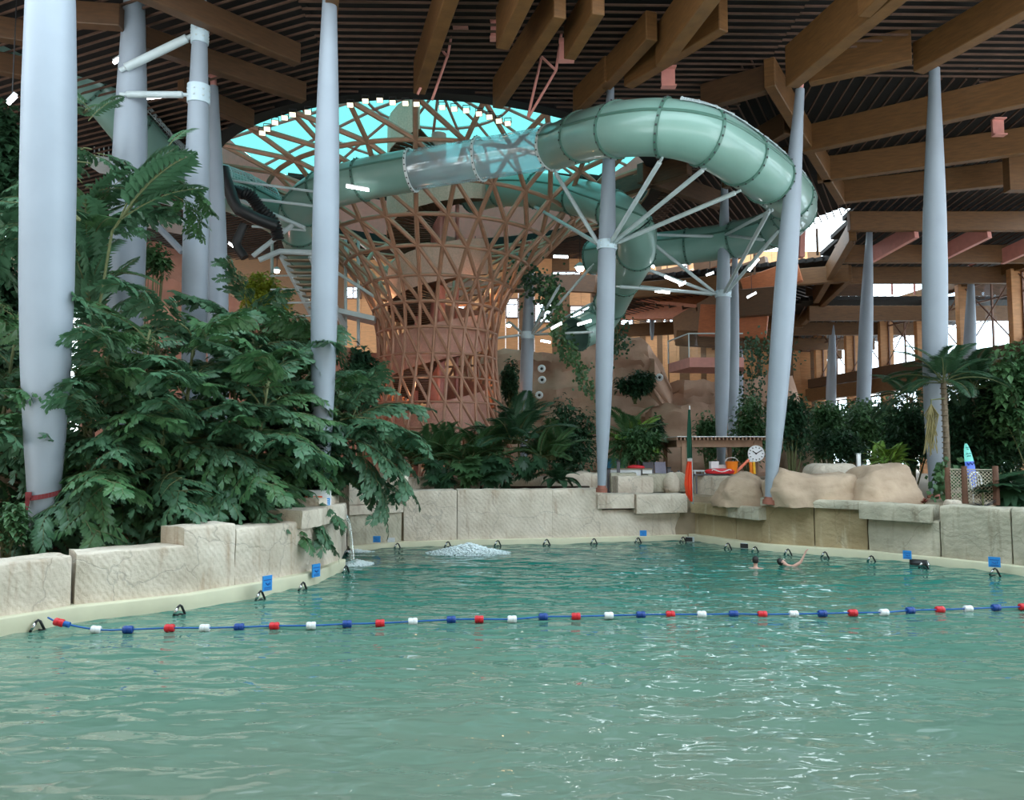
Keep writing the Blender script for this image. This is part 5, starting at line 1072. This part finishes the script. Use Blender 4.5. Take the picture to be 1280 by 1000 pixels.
mb = MB(); mb.lathe([(.25, 0), (.48, .03), (.52, .12), (.46, .2), (.2, .24)], (0, 0, 0), 20, Matrix.Diagonal((1.25, .6, 1))); mb.build('body', M_red, t, smooth=40); MB().tube([(.4*cos(a), -.3, .15+.05*sin(a*3)) for a in [pi*k/10 for k in range(11)]], .02, 5).build('strap', M_white, t)
for px, w, h, lb in ((893, .34, .5, 'white carton standing on the lifeguard table, left'), (905, .5, .36, 'white folded bag on the lifeguard table behind the red float')):
    t = thing('carton', lb, 'box', None, Vector((at(px, 590, 33.0).x, 33.05, TZ+.02)), absolute=False); MB().box((0, 0, h/2), (w, .25, h), .1).build('body', M_white, t); MB().box((0, 0, h+.012), (w*1.04, .27, .03), .1).build('lid', M_white, t)
t = thing('stool', 'small white stool left of the lifeguard table', 'stool', None, Vector((at(873, 590, 33.4).x, 33.4, LZ)), absolute=False); table(.55, M_white, .95)(t)
for k, (dx, m, c) in enumerate(((-.16, M_pinkn, 'coral'), (-.02, M_or, 'orange'), (.12, M_yel, 'yellow'))):
    b = Vector((at(938, 590, 33.4).x+dx, 33.3, 0)); t = thing('pool_noodle', f'{c} pool noodle leaning under the clock', 'noodle', 'pool noodles under the clock', Vector((b.x, b.y, LZ)))
    P = [Vector((b.x-.42+dx*2.4, b.y-.2, 2.35)), Vector((b.x-.1+dx, b.y, 2.85)), Vector((b.x+.12, b.y+.1, 3.18))] if k < 1 else [Vector((b.x, b.y-.1, LZ)), Vector((b.x+.02, b.y, 2.5)), Vector((b.x+.03, b.y+.1, 3.1))]
    P.insert(0, Vector((P[0].x-.12, P[0].y, LZ))) if k < 1 else None; MB().tube(smoothpath(P, 5), .065, 10).build('body', m, t, smooth=True); MB().lathe([(.066, -.05), (.075, 0), (.066, .05)], P[-1], 10).build('end_band', M_white, t)
# low white walls, loungers and chairs left of the flag
for i, (x0_, x1_, lb) in enumerate(((757, 771, 'white low cabinet just right of the centre column foot'), (774, 800, 'white low cabinet in the middle behind the pool wall'), (802, 814, 'white low cabinet at the right behind the pool wall'))):
    a, b = at(x0_, 593, 34).x, at(x1_, 593, 34).x; t = thing('cabinet', lb, 'cabinet', 'white low cabinets on the deck', Vector(((a+b)/2, 34, LZ)), absolute=False); MB().box((0, 0, .5), (b-a, .5, 1.0)).build('body', M_white, t); MB().box((0, -.02, 1.02), (b-a+.04, .56, .04)).build('worktop', M_floor, t)
for i, (px, lb) in enumerate(((761, 'first dark bollard behind the pool wall right of the centre column'), (773, 'taller dark bollard between the white cabinets'), (836, 'dark bollard beside the pergola post'))):
    t = thing('bollard', lb, 'bollard', 'dark bollards on the deck', Vector((at(px, 590, 33.4).x, 33.4, LZ)), absolute=False); h = (1.0, 1.35, 1.05)[i]; MB().box((0, 0, h/2), (.13, .13, h)).build('post', M_gr, t); MB().box((0, 0, h+.03), (.17, .17, .06)).build('cap', M_black, t)
t = thing('parasol_screen', 'blue folded tarpaulin frame behind the white cabinets', 'screen', None, Vector((at(770, 590, 36).x, 36, LZ)), absolute=False); MB().box((0, 0, 1.1), (.95*.9, .05, .75)).build('sheet', mat('blue_sheet', srgb(44, 128, 168), .6), t)
for x in (-.42, .42): MB().tube([(x, 0, 0), (x, 0, 1.5)], .03, 6).build('post', M_black, t)
for i, (px, lb, m) in enumerate(((812, 'dark grey chair behind the right white cabinet', M_gr), (827, 'grey violet chair left of the pergola post', mat('violet_grey', srgb(150, 146, 164), .7)))):
    t = thing('deck_chair', lb, 'chair', 'chairs behind the pool wall', Vector((at(px, 590, 34.8).x, 34.8, LZ+.32)), absolute=False); MB().box((0, 0, -.16), (.6, .6, .32)).build('plinth', M_gr, t); chair(m)(t)
t = thing('towel', 'red towel bundle on the white cabinet', 'towel', None, Vector((at(795, 589, 34).x, 34, LZ+1.04)), absolute=False); MB().lathe([(.28, 0), (.34, .06), (.28, .16), (.12, .22)], (0, 0, 0), 16, Matrix.Diagonal((1.2, .7, .7))).build('cloth', M_red, t, smooth=True)
MB().lathe([(.05, .1), (.06, .3), (.02, .36)], (.1, 0, 0), 8).build('bottle', M_black, t)
for px, lb in ((838, 'beige rounded cushion left of the pergola post'), (846, 'beige rounded cushion right behind the pergola post')):
    t = thing('beanbag', lb, 'cushion', 'beige cushions by the pergola', Vector((at(px, 592, 33.6).x+(.1 if px > 840 else -.05), 33.7 if px > 840 else 33.1, LZ)), absolute=False); MB().lathe([(.25, 0), (.36, .2), (.34, .55), (.2, .85), (.05, .9)], (0, 0, 0), 16).build('body', M_stone, t, smooth=True); MB().lathe([(.04, .88), (.06, .93), (.02, .96)], (0, 0, 0), 8).build('handle_loop', M_gr, t)
for px, y0_, lb in ((1074, 568, 'taller thin white post behind the pale rock block'), (1081.5, 582, 'shorter thin white post behind the pale rock block')):
    a = at(px, 600, 28.6); b = at(px, y0_, 28.6); t = thing('marker_post', lb, 'post', 'white marker posts', Vector((a.x, 28.6, 1.7)), absolute=False); MB().box((0, 0, (b.z-1.7)/2), (.12, .1, b.z-1.7)).build('stake', M_white, t); MB().box((0, 0, b.z-1.7+.02), (.15, .13, .04)).build('cap', M_steel, t)
# rope net fence, with a white chair and a dry sapling behind and before it
nf = thing('net_fence', 'rope net fence on brown wooden posts at the right, on the pool wall', 'fence', None, at(1215, 632, 25.5)); YN = 25.6; M_np = mat('net_post', srgb(110, 78, 62), .8, var=.2); M_net = mat('net_rope', srgb(206, 198, 178), .8)
A, B = at(1186, 632, 26.2), at(1246, 632, 25.0); A.z = B.z = 1.84; zt = at(1215, 585, YN).z
for u, h in ((0, 0), (.36, .06), (1, .08)): p = A.lerp(B, u); MB().tube([p+Vector((0, 0, -.05)), Vector((p.x, p.y, zt+h))], [.1, .085], 10).build('post', M_np, nf, smooth=40)
mb = MB(); L = (B-A).length; H = zt-A.z-.05; st = .115; d = (B-A).normalized()
k = -int(H/st)
while k*st < L:
    for sg in (1, -1):
        pts = []
        for q in range(int(H/st)+1):
            x = k*st+q*st if sg > 0 else k*st+H-q*st
            if 0 <= x <= L: pts.append(A+d*x+Vector((0, -.02*sg, q*st)))
        if len(pts) > 1: mb.tube(pts, .012, 4, caps=False)
    k += 1
mb.build('rope_mesh', M_net, nf, kind='stuff'); MB().tube([A+Vector((0, 0, H)), B+Vector((0, 0, H))], .02, 6).build('top_rope', M_net, nf)
t = thing('garden_chair', 'white chair with a curved back behind the rope net', 'chair', None, Vector((at(1234, 620, 26.3).x, 26.5, 1.74)), absolute=False); t.rotation_euler = (0, 0, .4)
MB().box((0, 0, .45), (.55, .5, .05)).build('seat', M_white, t); MB().tube([(-.27, .22, .45), (-.27, .28, .9), (-.15, .3, 1.05), (.15, .3, 1.05), (.27, .28, .9), (.27, .22, .45)], .025, 6).build('backrest', M_white, t)
for x in (-.24, .24):
    for y in (-.2, .2): MB().tube([(x, y, 0), (x, y, .45)], .025, 6).build('leg', M_white, t)
for x in (-.13, 0, .13): MB().tube([(x, .23, .45), (x, .3, 1.04)], .015, 5).build('slat', M_white, t)
t = thing('dry_sapling', 'small dark dry sapling with a flat top before the rope net', 'plant', None, at(1228, 633, 24.7)); P = [at(1229, 634, 24.7), at(1228.5, 624, 24.7), at(1228.5, 614, 24.7)]; MB().tube(P, .025, 6).build('stem', M_stem, t)
for k in range(16): q = P[-1]+Vector((RN.uniform(-.16, .16), RN.uniform(-.1, .1), RN.uniform(-.02, .03))); put('leaf', SPL[1], t, q, RN.uniform(0, 6.3), RN.uniform(-.3, .3), .25)
for k in range(9): MB().tube([P[0]+Vector((0, 0, .02)), P[0]+Vector((RN.uniform(-.5, .5), RN.uniform(-.2, .1), RN.uniform(.0, .35)))], .012, 4).build('twig', M_black, t)
for px, lb, s_ in ((1197, 'pale low stone at the left foot of the rope net', .3), (1245, 'pale low stone at the right foot of the rope net', .26)): boulder(lb, px-9, px+9, 625, 633, 25.0, .5, M_stone, px, amp=.06)
sb = thing('surfboard', 'upright teal and blue surfboard behind the rope net', 'surfboard', None, Vector((at(1220, 600, 27.2).x, 27.2, 1.74)), absolute=False); zc = at(1219, 572, 27.2).z-1.74; sb.rotation_euler = (R(-6), R(-5), 0)
def board(z0, z1, m, nm, y=0):
    mb = MB(); n = 10; vs = []
    for k in range(n+1):
        z = lerp(z0, z1, k/n); u = (z-(zc-1.1))/1.62; w = .17*max(.02, sin(pi*min(1, max(0, u*.93+.05)))**.55); vs += [(-w, y, z), (0, y-.045, z), (w, y, z), (0, y+.035, z)]
    mb.add(vs, [(4*k+j, 4*k+(j+1) % 4, 4*k+4+(j+1) % 4, 4*k+4+j) for k in range(n) for j in range(4)]+[(3, 2, 1, 0), (4*n, 4*n+1, 4*n+2, 4*n+3)]); mb.build(nm, m, sb, smooth=50)
board(zc-1.1, zc-.12, mat('board_blue', srgb(88, 120, 220), .35), 'tail_half'); board(zc-.12, zc+.52, mat('board_teal', srgb(120, 214, 200), .35), 'nose_half')
M_dk = mat('board_print', srgb(28, 96, 110), .5)
for z, w in ((.36, .1), (.3, .07), (.14, .18), (.06, .14)): MB().tube([(-w/2+w*k/4, -.055, zc+z+.02*(k % 2)) for k in range(5)], .011, 4).build('print', M_dk, sb)
MB().tube([(-.12+.06*k, -.06, zc-.16-.09*(k % 2)) for k in range(5)], .02, 4).build('print', mat('board_navy', srgb(30, 50, 140), .5), sb)
# ================================================================== SWIMMERS
M_skin = mat('skin', srgb(206, 158, 142), .55, var=.06); M_hair = mat('dark_hair', srgb(34, 26, 24), .6, var=.2)
def body(name, nodes, edges, parent, m):
    """one continuous skin grown over a skeleton: nodes {key: (x, y, z, rx, ry)}"""
    ks = list(nodes); me = bpy.data.meshes.new(name); me.from_pydata([nodes[k][:3] for k in ks], [(ks.index(a), ks.index(b)) for a, b in edges], []); me.materials.append(m)
    o = link(name, me, parent); sk = o.modifiers.new('skin', 'SKIN')
    if not me.skin_vertices: me.attributes.new('skin', 'FLOAT', 'POINT')
    for i, k in enumerate(ks): v = me.skin_vertices[0].data[i]; v.radius = nodes[k][3:5]; v.use_root = (k == 'pelvis')
    ss = o.modifiers.new('sub', 'SUBSURF'); ss.levels = ss.render_levels = 2; return o
def figure(label, loc, yaw, pose):
    t = thing('person', label, 'person', None, loc, absolute=False); t.rotation_euler = (0, 0, yaw); N, E = dict(pose['n']), []
    for ch in pose['e']: E += list(zip(ch, ch[1:]))
    try: body('body', N, E, t, M_skin)
    except Exception as ex: print('skin', ex)
    return t
def hand_nodes(N, E, wrist, d, up, s, key):
    """palm and five bent fingers continuing from the wrist"""
    d, up = Vector(d).normalized(), Vector(up).normalized(); sd = d.cross(up).normalized(); w = Vector(wrist); c = w+d*.07; N[key+'palm'] = (*c, .036, .02); E.append((key+'w', key+'palm'))
    for i, (o, l) in enumerate(((-.028, .075), (-.01, .085), (.01, .08), (.028, .062))):
        a = c+d*.045+sd*o; b = a+d*l*.55-up*.008; e = b+d*l*.45-up*.025; N[f'{key}f{i}a'] = (*a, .011, .011); N[f'{key}f{i}b'] = (*b, .009, .009); N[f'{key}f{i}c'] = (*e, .008, .008); E += [(key+'palm', f'{key}f{i}a'), (f'{key}f{i}a', f'{key}f{i}b'), (f'{key}f{i}b', f'{key}f{i}c')]
    a = c-sd*s*.04+d*-.01; b = a-sd*s*.025+d*.045; N[key+'ta'] = (*a, .012, .012); N[key+'tb'] = (*b, .009, .009); E += [(key+'palm', key+'ta'), (key+'ta', key+'tb')]
def head_parts(t, c, face, r=.105, hair=True):
    """ears, eyes, nose, mouth and hair; face is the direction looked at"""
    f = Vector(face).normalized(); up = Vector((0, 0, 1)) if abs(f.z) < .8 else Vector((1, 0, 0)); s = f.cross(up).normalized(); u = s.cross(f).normalized(); c = Vector(c); Q = Matrix((s, f, u)).transposed()
    mb = MB(); n, m_ = 18, 12
    for j in range(m_+1):
        v = -.35*pi*.6+(pi/2+.35*pi*.6)*j/m_; mb.v += [tuple(c+Q @ Vector((r*.86*cos(a)*cos(v)*1.06, (r*1.08*sin(a)*cos(v))-.02-.035*(sin(a) > .25 and v < .55), r*1.2*sin(v)*1.04+.018))) for a in [2*pi*i/n for i in range(n)]]
    mb.f = [(j*n+i, j*n+(i+1) % n, (j+1)*n+(i+1) % n, (j+1)*n+i) for j in range(m_) for i in range(n)]; mb.mi = [0]*len(mb.f); mb.build('hair', M_hair, t, smooth=True)
    for sg in (-1, 1):
        MB().lathe([(.004, -.008), (.026, -.004), (.03, .006), (.012, .01)], c+Q @ Vector((sg*r*.93, 0, -.01)), 10, Q @ Matrix.Rotation(sg*pi/2, 3, 'Y')).build('ear', M_skin, t, smooth=True); MB().lathe([(.003, -.01), (.012, 0), (.003, .01)], c+Q @ Vector((sg*.034, r*.93, .005)), 8, Q).build('eye', M_white, t, smooth=True)
    MB().add([c+Q @ Vector(v) for v in ((-.014, r*.93, -.035), (.014, r*.93, -.035), (0, r*1.2, -.03), (0, r*.95, .012))], [(0, 1, 2), (0, 2, 3), (1, 3, 2), (0, 3, 1)]).build('nose', M_skin, t); MB().tube([c+Q @ Vector((-.025, r*.9, -.06)), c+Q @ Vector((0, r*.97, -.062)), c+Q @ Vector((.025, r*.9, -.06))], .006, 5).build('mouth', mat('lips', srgb(170, 100, 96), .5), t)
# swimmer seen from behind, upright in the water, head and shoulders out
N = {'pelvis': (0, 0, -.62, .15, .12), 'waist': (0, 0, -.42, .14, .11), 'chest': (0, 0, -.14, .17, .12), 'neckb': (0, 0, .04, .075, .075), 'neck': (0, .01, .12, .055, .055), 'head': (0, .02, .22, .09, .095), 'crown': (0, .01, .31, .075, .085)}
E = [('pelvis', 'waist'), ('waist', 'chest'), ('chest', 'neckb'), ('neckb', 'neck'), ('neck', 'head'), ('head', 'crown')]
for sg, k in ((-1, 'l'), (1, 'r')):
    N.update({k+'sh': (sg*.19, 0, -.02, .072, .07), k+'el': (sg*.42, .12, -.14, .045, .045), k+'w': (sg*.5, .36, -.12, .03, .026), k+'hip': (sg*.1, 0, -.7, .09, .09), k+'kn': (sg*.13, .08, -1.1, .06, .06), k+'an': (sg*.14, -.02, -1.48, .04, .04), k+'toe': (sg*.15, .14, -1.54, .03, .025)})
    E += [('chest', k+'sh'), (k+'sh', k+'el'), (k+'el', k+'w'), ('pelvis', k+'hip'), (k+'hip', k+'kn'), (k+'kn', k+'an'), (k+'an', k+'toe')]; hand_nodes(N, E, N[k+'w'][:3], (sg*.2, 1, 0), (0, 0, 1), sg, k)
f1 = figure('person with short dark hair standing shoulder deep in the pool, back to the viewer', onz(944.5, 711, 0)+Vector((0, 0, 0)), R(-12), dict(n=N, e=E)); head_parts(f1, (0, .02, .24), (0, 1, 0))
# swimmer on the back, one arm raised
N = {'pelvis': (.8, .25, -.2, .15, .11), 'waist': (.58, .18, -.16, .14, .1), 'chest': (.3, .08, -.1, .16, .11), 'neckb': (.12, .02, -.02, .07, .07), 'neck': (.05, .0, .03, .055, .055), 'head': (-.04, 0, .1, .09, .095), 'crown': (-.13, 0, .13, .075, .085)}
E = [('pelvis', 'waist'), ('waist', 'chest'), ('chest', 'neckb'), ('neckb', 'neck'), ('neck', 'head'), ('head', 'crown')]
N.update({'rsh': (.26, -.1, -.02, .065, .065), 'rel': (.46, -.14, .12, .043, .043), 'rw': (.6, -.12, .36, .03, .026), 'lsh': (.3, .27, -.12, .065, .065), 'lel': (.1, .5, -.22, .043, .043), 'lw': (-.1, .62, -.2, .03, .026)})
for k, y in (('r', .14), ('l', .34)): N.update({k+'hip': (.92, y, -.22, .085, .085), k+'kn': (1.3, y+.05, -.22, .06, .06), k+'an': (1.68, y+.1, -.35, .04, .04), k+'toe': (1.8, y+.1, -.3, .03, .025)}); E += [('chest', k+'sh'), (k+'sh', k+'el'), (k+'el', k+'w'), ('pelvis', k+'hip'), (k+'hip', k+'kn'), (k+'kn', k+'an'), (k+'an', k+'toe')]
hand_nodes(N, E, N['rw'][:3], (.45, 0, .9), (-.9, 0, .45), 1, 'r'); hand_nodes(N, E, N['lw'][:3], (-1, .3, 0), (0, 0, 1), -1, 'l')
f2 = figure('person with dark hair swimming on the back near the right wall, one arm raised', onz(980, 707, 0), 0, dict(n=N, e=E)); head_parts(f2, (-.06, 0, .12), (.55, -.25, .8))

for i, (px, py) in enumerate(((677, 461), (677.5, 475), (674, 494), (824, 472))):
    t = thing('climbing_hold', ('top white ring hold on the cliff by the ivy column', 'middle white ring hold on the cliff by the ivy column', 'lowest white ring hold on the cliff by the ivy column', 'white ring hold beside the dark slot of the cliff')[i], 'hold', 'ring holds on the cliff', at(px, py, 53.6)); Q = Matrix.Rotation(pi/2, 3, 'X')
    MB().lathe([(.1, -.06), (.26, -.05), (.28, .1), (.2, .16), (.12, .16), (.1, .02)], at(px, py, 53.6), 14, Q).build('ring', M_white, t, smooth=True); MB().lathe([(.02, 0), (.11, 0), (.11, .05), (.02, .05)], at(px, py, 53.6), 10, Q).build('socket', M_black, t)
